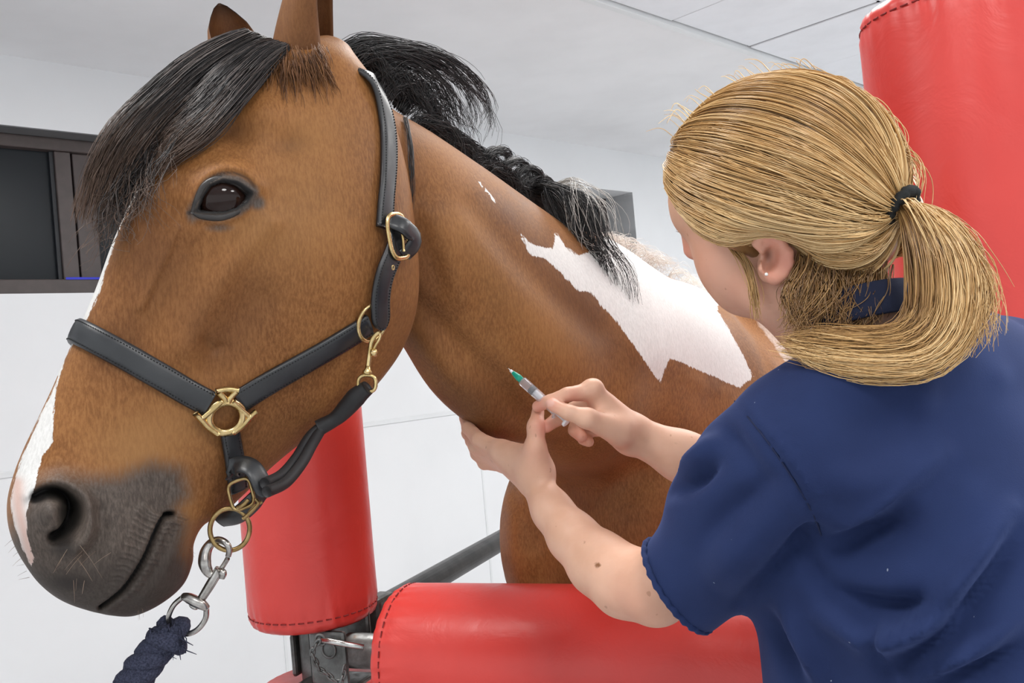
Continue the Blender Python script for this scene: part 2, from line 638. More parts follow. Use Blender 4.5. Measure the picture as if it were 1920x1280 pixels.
# padded red vinyl: gloss, faint crumple
t = NT('red_vinyl')
n1 = t.noise(5, 4); n2 = t.noise(260, 2); n3 = t.noise(13, 4, 0.6, dist=0.8)
t.set(t.mix(t.ramp(n1, 0.3, 0.75), (0.62, 0.045, 0.036), (0.70, 0.058, 0.046)), t.ramp(n3, 0.3, 0.7, 0.30, 0.42), 0, 0.5)
b1 = t.bump(n3, 0.22, 0.008); t.bump(n2, 0.10, 0.0006, b1)
M['vinyl'] = t.m
M['thread'] = simple('dark_red_thread', (0.22, 0.015, 0.015), 0.8)

t = NT('worn_steel')
n1 = t.noise(18, 5, 0.65); n2 = t.noise(70, 4)
col = t.mix(t.ramp(n1, 0.35, 0.7), (0.10, 0.10, 0.095), (0.22, 0.225, 0.22))
col = t.mix(t.ramp(t.noise(26, 5, 0.7), 0.62, 0.75, 0, 0.7), col, (0.16, 0.085, 0.045))
t.set(col, t.ramp(n2, 0.3, 0.7, 0.3, 0.55), 0.75); t.bump(n2, 0.25, 0.001)
M['steel'] = t.m
t = NT('dark_steel_rail')
n1 = t.noise(22, 5, 0.65, stretch=((1, 1, 1), (0, 0, 0)))
t.set(t.mix(t.ramp(n1, 0.3, 0.72), (0.025, 0.025, 0.025), (0.085, 0.083, 0.08)), 0.34, 0.6); t.bump(n1, 0.15, 0.001)
M['rail'] = t.m
M['brightsteel'] = simple('bright_steel', (0.55, 0.55, 0.53), 0.25, 1.0, var=0.15, nscale=60, bump=0.1, bscale=300)
t = NT('brass')
n1 = t.noise(70, 4)
t.set(t.mix(t.ramp(n1, 0.3, 0.7), (0.50, 0.36, 0.15), (0.72, 0.55, 0.28)), t.ramp(n1, 0.3, 0.7, 0.32, 0.22), 1.0); t.bump(n1, 0.02, 0.0005)
M['brass'] = t.m
t = NT('antique_brass')
t.set(t.mix(t.ramp(t.noise(80, 4), 0.3, 0.7), (0.26, 0.17, 0.07), (0.46, 0.33, 0.15)), 0.3, 1.0)
M['oldbrass'] = t.m
t = NT('pewter_nickel')
t.set(t.mix(t.ramp(t.noise(90, 4), 0.3, 0.7), (0.30, 0.28, 0.26), (0.55, 0.53, 0.50)), 0.27, 1.0)
M['nickel'] = t.m
t = NT('black_leather')
n1 = t.noise(420, 3, 0.6); n2 = t.noise(25, 3)
t.set(t.mix(t.ramp(n2, 0.3, 0.7), (0.013, 0.014, 0.016), (0.022, 0.024, 0.027)), t.ramp(n2, 0.3, 0.7, 0.30, 0.44), 0, 0.6); t.bump(n1, 0.12, 0.0006)
M['leather'] = t.m
M['stitch'] = simple('black_thread', (0.006, 0.006, 0.007), 0.9)
M['rolled'] = simple('soft_black_leather', (0.012, 0.011, 0.012), 0.6, bump=0.2, bscale=300)
t = NT('navy_rope')
n1 = t.noise(500, 3, 0.7)
t.set(t.mix(t.ramp(n1, 0.3, 0.7), (0.020, 0.023, 0.042), (0.065, 0.07, 0.11)), 0.95, 0, 0.2); t.bump(n1, 0.8, 0.0015)
M['rope'] = t.m

# scrubs
t = NT('navy_scrub_cloth')
vor = t.n('ShaderNodeTexCoord').outputs['Object']
w1 = t.n('ShaderNodeTexWave'); w1.inputs['Scale'].default_value = 700; t.l(vor, w1.inputs[0])
n1 = t.noise(6, 4); n2 = t.noise(900, 2)
col = t.mix(t.ramp(n1, 0.3, 0.7), (0.0095, 0.019, 0.070), (0.0145, 0.028, 0.095))
speck = t.ramp(t.noise(150, 1), 0.80, 0.82)
t.set(t.mix(speck, col, (0.25, 0.28, 0.36)), 0.85, 0, 0.25, Sheen_Weight=0.2, Sheen_Roughness=0.5)
t.b.inputs['Sheen Tint'].default_value = (0.25, 0.35, 0.8, 1)
t.bump(n2, 0.25, 0.0008)
M['scrub'] = t.m
M['seam'] = simple('navy_seam', (0.008, 0.015, 0.055), 0.9)
M['collar'] = simple('navy_collar', (0.008, 0.013, 0.040), 0.9, bump=0.2, bscale=700)

# skin with freckles; 'pink' marks fingertips, ear and nose
t = NT('skin')
n1 = t.noise(22, 4); n2 = t.noise(320, 3)
pk = t.attr('pink')
col = t.mix(t.ramp(n1, 0.3, 0.7), (0.66, 0.38, 0.26), (0.74, 0.45, 0.32))
col = t.mix(pk, col, (0.70, 0.26, 0.19))
fr = t.ramp(t.noise(95, 1), 0.735, 0.77, 0, 0.45)
col = t.mix(fr, col, (0.33, 0.15, 0.08))
col = t.mix(t.attr('nail'), col, (0.74, 0.42, 0.34))
col = t.mix(t.attr('mole'), col, (0.25, 0.11, 0.05))
col = t.mix(t.attr('hole'), col, (0.16, 0.055, 0.03))
t.set(col, 0.48, 0, 0.4)
t.b.inputs['Subsurface Weight'].default_value = 0.12
t.b.inputs['Subsurface Radius'].default_value = (0.01, 0.004, 0.002)
t.bump(n2, 0.12, 0.0006)
M['skin'] = t.m


def hair_mat(name, cols, rough=0.42, spec=0.5, tip=None, aniso=0.0):
    t = NT(name)
    r = t.attr('rnd')
    cr = t.n('ShaderNodeValToRGB')
    el = cr.color_ramp.elements
    while len(el) < len(cols): el.new(0.5)
    for i, c in enumerate(cols):
        el[i].position = i / (len(cols) - 1); el[i].color = (*c, 1)
    t.l(r, cr.inputs[0])
    col = cr.outputs[0]
    if tip: col = t.mix(t.ramp(t.attr('tt'), 0.55, 1.0), col, tip)
    t.set(col, rough, 0, spec)
    return t.m


M['mane'] = hair_mat('black_mane', [(0.010, 0.010, 0.011), (0.030, 0.029, 0.030), (0.075, 0.070, 0.068)], 0.46, 0.45)
M['forelock'] = hair_mat('black_forelock', [(0.012, 0.011, 0.012), (0.035, 0.031, 0.031), (0.14, 0.115, 0.105)], 0.5, 0.4, tip=(0.13, 0.08, 0.056))
M['whitehair'] = hair_mat('white_mane', [(0.88, 0.84, 0.76), (0.93, 0.91, 0.86), (0.96, 0.95, 0.93)], 0.8, 0.15)
M['greyhair'] = hair_mat('silver_mane', [(0.45, 0.43, 0.40), (0.62, 0.60, 0.56), (0.75, 0.72, 0.68)], 0.5, 0.4)
M['blond'] = hair_mat('blond_hair', [(0.20, 0.098, 0.034), (0.41, 0.232, 0.085), (0.62, 0.375, 0.148), (0.88, 0.63, 0.32)], 0.33, 0.6)
M['earhair'] = hair_mat('bay_ear_hair', [(0.06, 0.025, 0.012), (0.16, 0.066, 0.024), (0.24, 0.11, 0.045)], 0.55, 0.3)
M['whisker'] = hair_mat('pale_whisker', [(0.20, 0.14, 0.10), (0.36, 0.26, 0.19), (0.05, 0.04, 0.035)], 0.5, 0.3)

# horse coat: attributes white / grey / dark / bald carry the markings
t = NT('bay_and_white_coat')
tc = t.n('ShaderNodeTexCoord').outputs['Object']
big = t.noise(3.2, 3); mid = t.noise(14, 4); fine = t.noise(400, 4, 0.7, stretch=((1.0, 1.0, 0.26), (0.5, 0.2, 0.4)))
fine2 = t.noise(620, 2, 0.6, stretch=((1.0, 1.0, 0.3), (0.5, 0.2, 0.4)))
col = t.mix(t.ramp(big, 0.32, 0.68), (0.150, 0.056, 0.016), (0.245, 0.098, 0.028))
col = t.mix(t.ramp(mid, 0.35, 0.7, 0, 0.55), col, (0.300, 0.130, 0.042))
col = t.mix(t.ramp(fine, 0.40, 0.70, 0, 0.42), col, (0.40, 0.19, 0.070))
col = t.mix(t.ramp(fine, 0.52, 0.28, 0, 0.30), col, (0.070, 0.026, 0.010))
col = t.mix(t.math('MULTIPLY', t.attr('rich_shade'), 0.75), col, (0.078, 0.030, 0.013))
col = t.mix(t.math('MULTIPLY', t.attr('gold'), 0.6), col, (0.36, 0.185, 0.070))
jit = t.math('MULTIPLY', t.math('SUBTRACT', fine, 0.5), 2.2)
g = t.math('ADD', t.attr('grey'), t.math('MULTIPLY', jit, 0.16))
greycol = t.mix(t.ramp(fine, 0.35, 0.7), (0.062, 0.048, 0.040), (0.118, 0.094, 0.078))
col = t.mix(t.ramp(g, 0.25, 0.75), col, greycol)
d = t.math('ADD', t.attr('dark'), t.math('MULTIPLY', jit, 0.10))
col = t.mix(t.ramp(d, 0.25, 0.8), col, (0.014, 0.013, 0.013))
jm = t.math('MULTIPLY', t.math('SUBTRACT', t.noise(130, 4, 0.8, stretch=((1.0, 1.0, 0.18), (0.5, -0.5, 0.4))), 0.5), 1.6)
w = t.math('ADD', t.attr('white'), t.math('ADD', t.math('MULTIPLY', jit, 0.22), t.math('MULTIPLY', jm, 1.0)))
wc = t.mix(t.ramp(fine, 0.3, 0.7), (0.60, 0.59, 0.57), (0.72, 0.71, 0.69))
wc = t.mix(t.attr('pinkskin'), wc, (0.62, 0.42, 0.36))
col = t.mix(t.ramp(w, -0.10, 0.10), col, wc)
col = t.mix(t.math('MULTIPLY', t.attr('roan'), t.ramp(fine, 0.25, 0.7, 0.5, 1.0)), col, (0.50, 0.40, 0.34))
t.set(col, t.ramp(mid, 0.3, 0.7, 0.48, 0.60), 0, 0.19, Sheen_Weight=0.05, Sheen_Roughness=0.4)
t.b.inputs['Sheen Tint'].default_value = (0.9, 0.75, 0.6, 1)
b1 = t.bump(fine, 0.22, 0.0016); t.bump(fine2, 0.15, 0.0006, b1)
M['coat'] = t.m

t = NT('horse_eye')
t.set((0.016, 0.007, 0.005), 0.02, 0, 0.30)
M['eye'] = t.m
t = NT('horse_iris')
t.set((0.040, 0.014, 0.009), 0.03, 0, 0.4); M['iris'] = t.m
M['lid'] = simple('eyelid_skin', (0.030, 0.026, 0.024), 0.38, var=0.25, nscale=80, bump=0.3, bscale=250)
t = NT('clear_plastic')
t.set((0.86, 0.86, 0.90), 0.12, 0, 0.5, Transmission_Weight=0.75, IOR=1.3); t.b.inputs['Alpha'].default_value = 0.75; M['clear'] = t.m
M['green'] = simple('green_needle_hub', (0.0, 0.33, 0.22), 0.3, var=0.1, spec=0.5)
M['whiteplastic'] = simple('white_plastic', (0.82, 0.82, 0.84), 0.35, var=0.02)
M['rubber'] = simple('black_rubber', (0.012, 0.014, 0.018), 0.5)
M['elastic'] = simple('black_elastic', (0.012, 0.014, 0.015), 0.9, bump=0.6, bscale=600)
M['pearl'] = simple('pearl', (0.9, 0.88, 0.84), 0.15, var=0.01)
M['trouser'] = simple('navy_trousers', (0.012, 0.022, 0.075), 0.9)
M['shoe'] = simple('black_shoe', (0.02, 0.02, 0.02), 0.5)
M['hoof'] = simple('dark_hoof', (0.05, 0.04, 0.035), 0.5)
t = NT('lamp_diffuser'); t.set((0.9, 0.9, 0.9), 0.5)
t.b.inputs['Emission Color'].default_value = (1.0, 0.985, 0.96, 1); t.b.inputs['Emission Strength'].default_value = 6.0
M['lamp'] = t.m

# ------------------------------------------------------------------ the room: a wall receding to the right, plaster border and tiled ceiling
def rayw(px, py):
    return unit(P(px, py, 1.0) - CAM)


_d1 = rayw(2678, 517); D1 = unit(np.array([_d1[0], _d1[1], 0.0]))      # along the wall, receding
D2 = np.array([-D1[1], D1[0], 0.0])                                  # out of the room through the wall
UP = np.array([0, 0, 1.0])
W0 = P(0, 700, 3.2); W0[2] = 0.0
CEIL = 2.68


def on_wall(px, py, back=0.0):
    d = rayw(px, py); o = W0 + D2 * back
    k = ((o - CAM) @ D2) / (d @ D2)
    q = CAM + d * k
    return (q - W0) @ D1, q[2]


def wp(s, b, z):                      # wall coordinates -> world
    return W0 + D1 * s + D2 * b + UP * z


def wbox(name, s0, s1, b0, b1, z0, z1, mat, parent, bevel=0.0, smooth=False):
    v, f = box_geo((s1 - s0, b1 - b0, z1 - z0), wp((s0 + s1) / 2, (b0 + b1) / 2, (z0 + z1) / 2), (D1, D2, UP), bevel)
    return mesh_obj(name, v, f, mat, parent, smooth)


S_LO, S_HI = -5.0, 8.4
Z_TOP = CEIL
z_dado = on_wall(330, 845)[1]
s_w1b, z_wtop = on_wall(0, 233)
z_wsill = on_wall(60, 549)[1]
W1 = (-1.6, on_wall(330, 400)[0])
W2 = (on_wall(985, 400)[0], on_wall(1189, 400)[0])

floor = tag(mesh_obj('floor', [(-7, -4, -0.02), (9, -4, -0.02), (9, 12, -0.02), (-7, 12, -0.02), (-7, -4, 0), (9, -4, 0), (9, 12, 0), (-7, 12, 0)],
                     [(4, 5, 6, 7), (3, 2, 1, 0), (0, 1, 5, 4), (1, 2, 6, 5), (2, 3, 7, 6), (3, 0, 4, 7)], M['floor'], smooth=False), 'dark rubber floor of the treatment room', None, kind='structure')

wall = tag(empty('wall_back', wp(1.5, 0.1, 0.0)), 'white panelled wall behind the horse with high windows', kind='structure')
wbox('wall_core', S_LO, S_HI, 0.30, 0.36, 0.0, Z_TOP, M['wall'], wall)
# panels: lower row up to the dado joint, upper row with the window openings left free
vj_low = on_wall(536, 1220)[0]
vj_up = on_wall(1362, 575)[0]
xs = [vj_low + k * 1.22 for k in range(-5, 7)]
for a, b in zip(xs[:-1], xs[1:]):
    wbox('wall_panel', a + .002, b - .002, 0.0, 0.30, 0.0, z_dado - .004, M['wall'], wall, 0.002)
for a, b, z0, z1 in ((S_LO, W1[0], z_dado, Z_TOP), (W1[0], W1[1], z_dado, z_wsill - 0.002), (W1[0], W1[1], z_wtop, Z_TOP), (W1[1], W2[0], z_dado, Z_TOP),
                     (W2[0], W2[1], z_dado, z_wsill), (W2[0], W2[1], z_wtop, Z_TOP), (W2[1], vj_up - .002, z_dado, Z_TOP), (vj_up + .002, S_HI, z_dado, Z_TOP)):
    wbox('wall_panel', a, b, 0.0, 0.30, z0, z1, M['wall'], wall, 0.0)
tr = wbox('trim_1', S_LO, S_HI, -0.006, 0.0, z_dado - .012, z_dado + .010, M['strip'], None, 0.002)
tag(tr, 'thin white joint strip running along the wall panels', kind='structure')
for a in xs:
    wbox('joint_strip', a - .006, a + .006, -0.003, 0.0, 0.0, z_dado - .012, M['strip'], wall)
wbox('joint_strip', vj_up - .012, vj_up + .012, -0.004, 0.0, z_dado + .01, Z_TOP, M['strip'], wall)

tag(wbox('wall_right', 8.4, 8.5, -8.0, 0.36, 0.0, Z_TOP + .05, M['wall'], None), 'plain white wall closing the far end of the room', kind='structure')
# window_1: dark panes in brown frames set back in the wall
win = tag(empty('window_1', wp(-0.3, 0.1, z_wsill)), 'dark window with brown frames high on the white wall', kind='structure')
BK = 0.10
def on_win(px, py): return on_wall(px, py, BK)
zt = on_win(50, 278)[1]; zb = on_win(50, 525)[1]
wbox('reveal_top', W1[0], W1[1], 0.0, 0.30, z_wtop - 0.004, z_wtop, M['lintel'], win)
wbox('window_frame', W1[0], W1[1], BK - .03, BK + .06, z_wsill, zb, M['winframe'], win, 0.004)         # bottom rail
wbox('window_frame', W1[0], W1[1], BK - .01, BK + .06, zt, z_wtop - .004, M['winframe'], win, 0.004)    # top rail
m0 = on_win(101, 290)[0]; m1 = on_win(131, 290)[0]; m2 = on_win(136, 290)[0]; m3 = on_win(175, 290)[0]
sh = (on_win(121, 520)[0] - m0)
m0 += sh * .5; m1 += sh * .5; m2 += sh * .5; m3 += sh * .5
wbox('sash_stile', m0, m1, BK + .0, BK + .05, zb, zt, M['winframe'], win, 0.004)
wbox('sash_stile', m2, m3, BK + .012, BK + .05, zb, zt, M['winframe'], win, 0.004)
wbox('glazing_bead', m0 - .016, m0, BK + .012, BK + .05, zb, zt, M['rubber'], win, 0.002)
wbox('pane', W1[0], m0 - .016, BK + .03, BK + .036, zb, zt, M['glass'], win)
wbox('pane', m3, W1[1], BK + .034, BK + .04, zb, zt, M['glass'], win)
wbox('blue_tape', on_win(118, 521)[0], m3 + .2, BK - .032, BK - .0295, zb - .002, zb + .007, M['tape'], win)
# window_2: deep white reveal further along
win2 = tag(empty('window_2', wp((W2[0] + W2[1]) / 2, 0.1, z_wsill)), 'small deep window opening with white side reveal beside the mane', kind='structure')
RB = 0.24
wbox('side_reveal', W2[1], W2[1] + .004, -0.001, 0.30, z_wsill, z_wtop, M['reveal'], win2)
wbox('side_reveal', W2[0] - .004, W2[0], -0.001, 0.30, z_wsill, z_wtop, M['reveal'], win2)
wbox('reveal_top', W2[0], W2[1], -0.001, 0.30, z_wtop - .003, z_wtop + .001, M['reveal'], win2)
wbox('window_frame', W2[1] - .07, W2[1], RB - .02, RB + .04, z_wsill, z_wtop - .003, M['winframe'], win2, 0.004)
wbox('window_frame', W2[0], W2[0] + .07, RB - .02, RB + .04, z_wsill, z_wtop - .003, M['winframe'], win2, 0.004)
wbox('window_frame', W2[0] + .07, W2[1] - .07, RB - .02, RB + .04, z_wtop - .06, z_wtop - .003, M['winframe'], win2, 0.004)
wbox('pane', W2[0] + .07, W2[1] - .07, RB, RB + .006, z_wsill, z_wtop - .06, M['glass'], win2)

# ceiling: plaster border next to the wall, then a suspended tile grid
def on_ceil(px, py, z=CEIL):
    d = rayw(px, py); k = (z - CAM[2]) / d[2]
    return CAM + d * k
e0 = on_ceil(1250, 46); e1 = on_ceil(1397, 94)
b_edge = ((e0 + e1) / 2 - W0) @ D2
s_t0 = (e0 - W0) @ D1; s_t1 = (e1 - W0) @ D1
TS = 0.60 if abs((s_t1 - s_t0) - 0.6) < abs((s_t1 - s_t0) - 1.2) else 1.2
TS = s_t1 - s_t0
print('ceiling', b_edge, s_t0, s_t1, 'wall', z_wtop, z_wsill, z_dado, W1, W2)
ceil = tag(empty('ceiling', wp(1, b_edge / 2, CEIL)), 'pale plaster and tiled ceiling', kind='structure')
wbox('plaster_border', S_LO, S_HI, b_edge, 0.36, CEIL, CEIL + .06, M['plaster'], ceil)
wbox('ceiling_deck', S_LO, S_HI, b_edge - 6.2, b_edge, CEIL + .05, CEIL + .09, M['plaster'], ceil)
tr = wbox('trim_2', S_LO, S_HI, b_edge - .018, b_edge + .012, CEIL - .012, CEIL + .04, M['strip'], None, 0.003)
tag(tr, 'white edge trim where plaster meets the ceiling tiles', kind='structure')
LIGHT_CELLS = {(-1, 1), (-3, 1), (-6, 1), (3, 1), (5, 1), (7, 1), (7, 4), (-2, 3), (-4, 5), (-6, 4), (1, 4), (4, 3)}
tile_me = None
nb = 10
for i in range(-9, 9):
    for j in range(nb):
        sc = s_t0 + (i + .5) * TS; bc = b_edge - .02 - (j + .5) * TS
        if (i, j) in LIGHT_CELLS:
            continue
        if tile_me is None:
            o = wbox('ceiling_tile', sc - TS / 2 + .006, sc + TS / 2 - .006, bc - TS / 2 + .006, bc + TS / 2 - .006, CEIL + .004, CEIL + .022, M['tile'], ceil, 0.003)
            tile_me = o; base_c = wp(sc, bc, 0)
        else:
            o = tile_me.copy(); link(o, ceil); o.matrix_parent_inverse = ceil.matrix_world.inverted()
            dv = wp(sc, bc, 0) - base_c
            tilt = 0.004 if (i, j) in ((0, 0), (2, 0), (1, 1)) else 0.0
            o.location = Vector((dv[0], dv[1], dv[2] + tilt))
for i in range(-9, 10):
    wbox('grid_bar', s_t0 + i * TS - .012, s_t0 + i * TS + .012, b_edge - nb * TS, b_edge - .02, CEIL + .010, CEIL + .03, M['grid'], ceil)
for j in range(1, nb + 1):
    wbox('grid_bar', s_t0 - 9 * TS, s_t0 + 9 * TS, b_edge - .02 - j * TS - .012, b_edge - .02 - j * TS + .012, CEIL + .010, CEIL + .03, M['strip'], ceil)
names = iter(['behind the camera', 'beside the camera'])
for k, (i, j) in enumerate(sorted(LIGHT_CELLS)):
    sc = s_t0 + (i + .5) * TS; bc = b_edge - .02 - (j + .5) * TS
    if j >= nb: continue
    root = empty('ceiling_light', wp(sc, bc, CEIL), 'square fluorescent ceiling panel set in the tile grid above', 'ceiling light', 'ceiling light panels')
    wbox('diffuser', sc - TS / 2 + .03, sc + TS / 2 - .03, bc - TS / 2 + .03, bc + TS / 2 - .03, CEIL + .002, CEIL + .010, M['lamp'], root, 0.002)
    for (x0, x1, y0, y1) in ((-.5, .5, -.5, -.45), (-.5, .5, .45, .5), (-.5, -.45, -.45, .45), (.45, .5, -.45, .45)):
        wbox('lamp_frame', sc + x0 * TS, sc + x1 * TS, bc + y0 * TS, bc + y1 * TS, CEIL - .001, CEIL + .012, M['strip'], root, 0.001)
    ld = bpy.data.lights.new('fluorescent_light', 'AREA'); ld.shape = 'SQUARE'; ld.size = TS - .08; ld.energy = LAMP_W
    ld.color = (1.0, 0.985, 0.96)
    lo = bpy.data.objects.new('fluorescent_light', ld); link(lo, root)
    lo.matrix_world = Matrix.Translation(Vector(wp(sc, bc, CEIL - .006)))

# ------------------------------------------------------------------ padded stocks round the horse
AZ = math.atan2(*(np.array([(1638 - 960) / FPX, 1.0])))
_b = rayw(1638, 611); BACK = unit(np.array([_b[0], _b[1], 0.0]))          # away along the stocks and the horse
SIDE = np.array([BACK[1], -BACK[0], 0.0])                                 # to the right along the front bar
POST_D = 1.60
pl = P(577, 1000, POST_D); PL0 = np.array([pl[0], pl[1], 0.0])
PR = 0.112


def pad_profile(r, L, e=0.03):
    pr = [(r * 0.35, 0.004), (r * .86, 0.0), (r * .95, 0.006), (r * .985, 0.016), (r * .975, 0.020), (r * .997, 0.030), (r, 0.045), (r, 0.06)]
    pr += [(r, x) for x in np.linspace(.08, L - .08, 26)]
    pr += [(r, L - .06), (r, L - .045), (r * .997, L - .030), (r * .975, L - .020), (r * .985, L - .016), (r * .95, L - .006), (r * .86, L), (r * .35, L - .004)]
    return pr


def pad(name, o, d, L, parent, r=PR, seed=0):
    rg = np.random.default_rng(seed)
    ph = rg.random(6) * 6.28
    def wob(a, h, rr):
        hm = min(h, L - h)
        e = math.exp(-((hm - .02) / 0.022) ** 2) + .5 * math.exp(-hm / .06)
        w = sum(math.cos(ph[i] * 2.3) * np.sin((11 + 9 * i) * a + ph[i] + 40 * h * (i - 1.5)) for i in range(4))
        return rr * (1 + 0.0075 * e * w + 0.004 * np.sin(2 * a + ph[4] + h * 4) * np.sin(h * 7 + ph[5]))
    v, f = lathe_geo(pad_profile(r, L), o, d, 160, wob=wob)
    p = mesh_obj(name, v, f, M['vinyl'], parent)
    # stitched seams: short threads round both ends
    d = unit(d); h = np.array([1.0, .1, 0]) if abs(d[2]) > .5 else np.array([0, 0.1, 1.0])
    a1 = unit(h - (h @ d) * d); a2 = np.cross(d, a1)
    for hh in (0.022, L - 0.022):
        parts = []
        for k in range(46):
            a = 2 * math.pi * k / 46
            c = np.asarray(o) + d * hh + (r * .990) * (math.cos(a) * a1 + math.sin(a) * a2)
            tv = -math.sin(a) * a1 + math.cos(a) * a2
            parts.append(tube_geo(np.array([c - tv * .0048, c, c + tv * .0048]), 0.0012, 5))
        v, f = join_geo(parts)
        tag(mesh_obj('stitching', v, f, M['thread'], p), kind='stuff')
    return p


def world_z(px, py, base):          # height seen at the pixel, on the vertical through base
    d = rayw(px, py); k = np.linalg.norm(base[:2] - CAM[:2]) / np.linalg.norm(d[:2])
    return CAM[2] + d[2] * k


z_pad = world_z(580, 1160, PL0)
z_low = world_z(620, 1272, PL0)
post = empty('padded_post', PL0, 'red padded post with grey steel pole below the horse\'s jaw', 'post', 'red padded stocks posts')
v, f = tube_geo(np.array([PL0 + UP * z for z in (0.0, 0.6, 1.2, 1.84)]), 0.030, 24); mesh_obj('pole', v, f, M['steel'], post)
pad('padding', PL0 + UP * z_pad, UP, 1.86 - z_pad, post, seed=1)
pad('padding', PL0 + UP * 0.12, UP, z_low - 0.12, post, seed=2)
PR0 = PL0 + SIDE * 1.085
post2 = empty('padded_post', PR0, 'tall red padded post behind the woman\'s ponytail', 'post', 'red padded stocks posts')
v, f = tube_geo(np.array([PR0 + UP * z for z in (0.0, 0.6, 1.2, 1.8)]), 0.030, 24); mesh_obj('pole', v, f, M['steel'], post2)
z_rt = world_z(1760, 8, PR0)
pad('padding', PR0 + UP * z_pad, UP, z_rt - z_pad, post2, seed=3)
pad('padding', PR0 + UP * 0.12, UP, z_low - 0.12, post2, seed=4)
# front bar
z_bar = world_z(700, 1208, PL0 + SIDE * 0.11)
bar = empty('padded_bar', PL0 + SIDE * .5 + UP * z_bar, 'horizontal red padded bar in front of the horse\'s chest', 'bar')
BARO = PL0 - BACK * 0.03
v, f = tube_geo(np.array([BARO + SIDE * s + UP * z_bar for s in (0.085, .3, .6, 1.02)]), 0.029, 24); mesh_obj('pipe', v, f, M['steel'], bar)
pad('padding', BARO + SIDE * 0.185 + UP * z_bar, SIDE, 0.77, bar, seed=5)
# bracket plates on the post that hold the bar
br = lambda a, c, ax: mesh_obj('bracket_plate', *box_geo(a, c, ax, 0.006), M['steel'], post, False)
ax3 = (SIDE, BACK, UP)
zc = (z_pad + z_low) / 2 + .005
br((0.072, 0.008, 0.092), BARO + SIDE * 0.068 - BACK * 0.036 + UP * (zc + .004), ax3)
br((0.115, 0.008, 0.092), BARO + SIDE * 0.05 + BACK * 0.036 + UP * (zc + .02), ax3)
br((0.115, 0.072, 0.008), BARO + SIDE * 0.055 + UP * (zc - .045), ax3)
br((0.010, 0.05, 0.075), PL0 - SIDE * 0.036 + UP * (zc - .01), ax3)
# keyhole on the near plate
cpl = BARO + SIDE * 0.072 - BACK * 0.041 + UP * (zc + .02)
v, f = tube_geo(ring_pts(cpl, SIDE, UP, 0.013), 0.0022, 8, closed=True); mesh_obj('slot_rim', v, f, M['steel'], post)
# dark rail on the far side
z_rail = world_z(700, 1150, PL0)
rail = empty('metal_rail', PL0 + BACK * .8 + UP * z_rail, 'dark steel side rail running back behind the horse\'s chest', 'rail')
R0 = P(712, 1143, POST_D + 0.04); Rd = BACK
v, f = tube_geo(np.array([R0 + Rd * s for s in (0, .7, 1.4, 2.3)]), 0.024, 24); mesh_obj('pipe', v, f, M['rail'], rail)
v, f = box_geo((0.035, 0.06, 0.075), R0 + UP * -0.01 - Rd * 0.0, ax3, 0.008); mesh_obj('bracket', v, f, M['steel'], rail, False)
rp = R0 + Rd * 2.3
post3 = empty('steel_post', np.array([rp[0], rp[1], 0]), 'plain steel post at the far end of the side rail', 'post')
v, f = tube_geo(np.array([[rp[0], rp[1], z] for z in (0, .8, 1.5)]), 0.03, 20); mesh_obj('pole', v, f, M['steel'], post3)
# locking pin hanging on a chain
pin = empty('locking_pin', P(602, 1198, POST_D - .09), 'steel locking pin on a short chain at the padded bar bracket', 'pin')
p0, p1 = P(601, 1199, POST_D - .112), P(682, 1213, POST_D - .112)
v, f = tube_geo(np.array([p0, (p0 + p1) / 2, p1]), 0.0046, 16); mesh_obj('pin_rod', v, f, M['brightsteel'], pin)
v, f = tube_geo(ring_pts(p0, unit(p1 - p0), UP, 0.008), 0.0026, 8, closed=True); mesh_obj('pin_eye', v, f, M['steel'], pin)
path = catmull(PL([(599, 1201, 1.482), (589, 1212, 1.482), (585, 1225, 1.482), (592, 1240, 1.482), (598, 1254, 1.482), (612, 1262, 1.482), (628, 1276, 1.482), (640, 1278, 1.482), (644, 1262, 1.482), (646, 1248, 1.482)]), 400)
path = resample(path, 15)
for i in range(len(path) - 1):
    a, b = path[i], path[i + 1]; c = (a + b) / 2; tn = unit(b - a); L = np.linalg.norm(b - a)
    sd = unit(np.cross(tn, _f)); e2 = sd if i % 2 == 0 else unit(np.cross(tn, sd) + 0.5 * sd)
    v, f = tube_geo(ring_pts(c, tn, e2, L * .70, L * .36, 20, 2.4), 0.0021, 7, closed=True)
    mesh_obj('chain_link', v, f, M['steel'], pin)

# ------------------------------------------------------------------ the horse
HA = math.radians(32)
HN = cdir(-math.cos(HA), 0, -math.sin(HA))      # nose direction
HL = cdir(math.sin(HA), 0, -math.cos(HA))       # towards the visible cheek
H0 = P(400, 600, 1.03)


def on_sagittal(px, py):
    d = unit(P(px, py, 1.0) - CAM)
    k = ((H0 - CAM) @ HL) / (d @ HL)
    return CAM + d * np.asarray(k)[..., None]


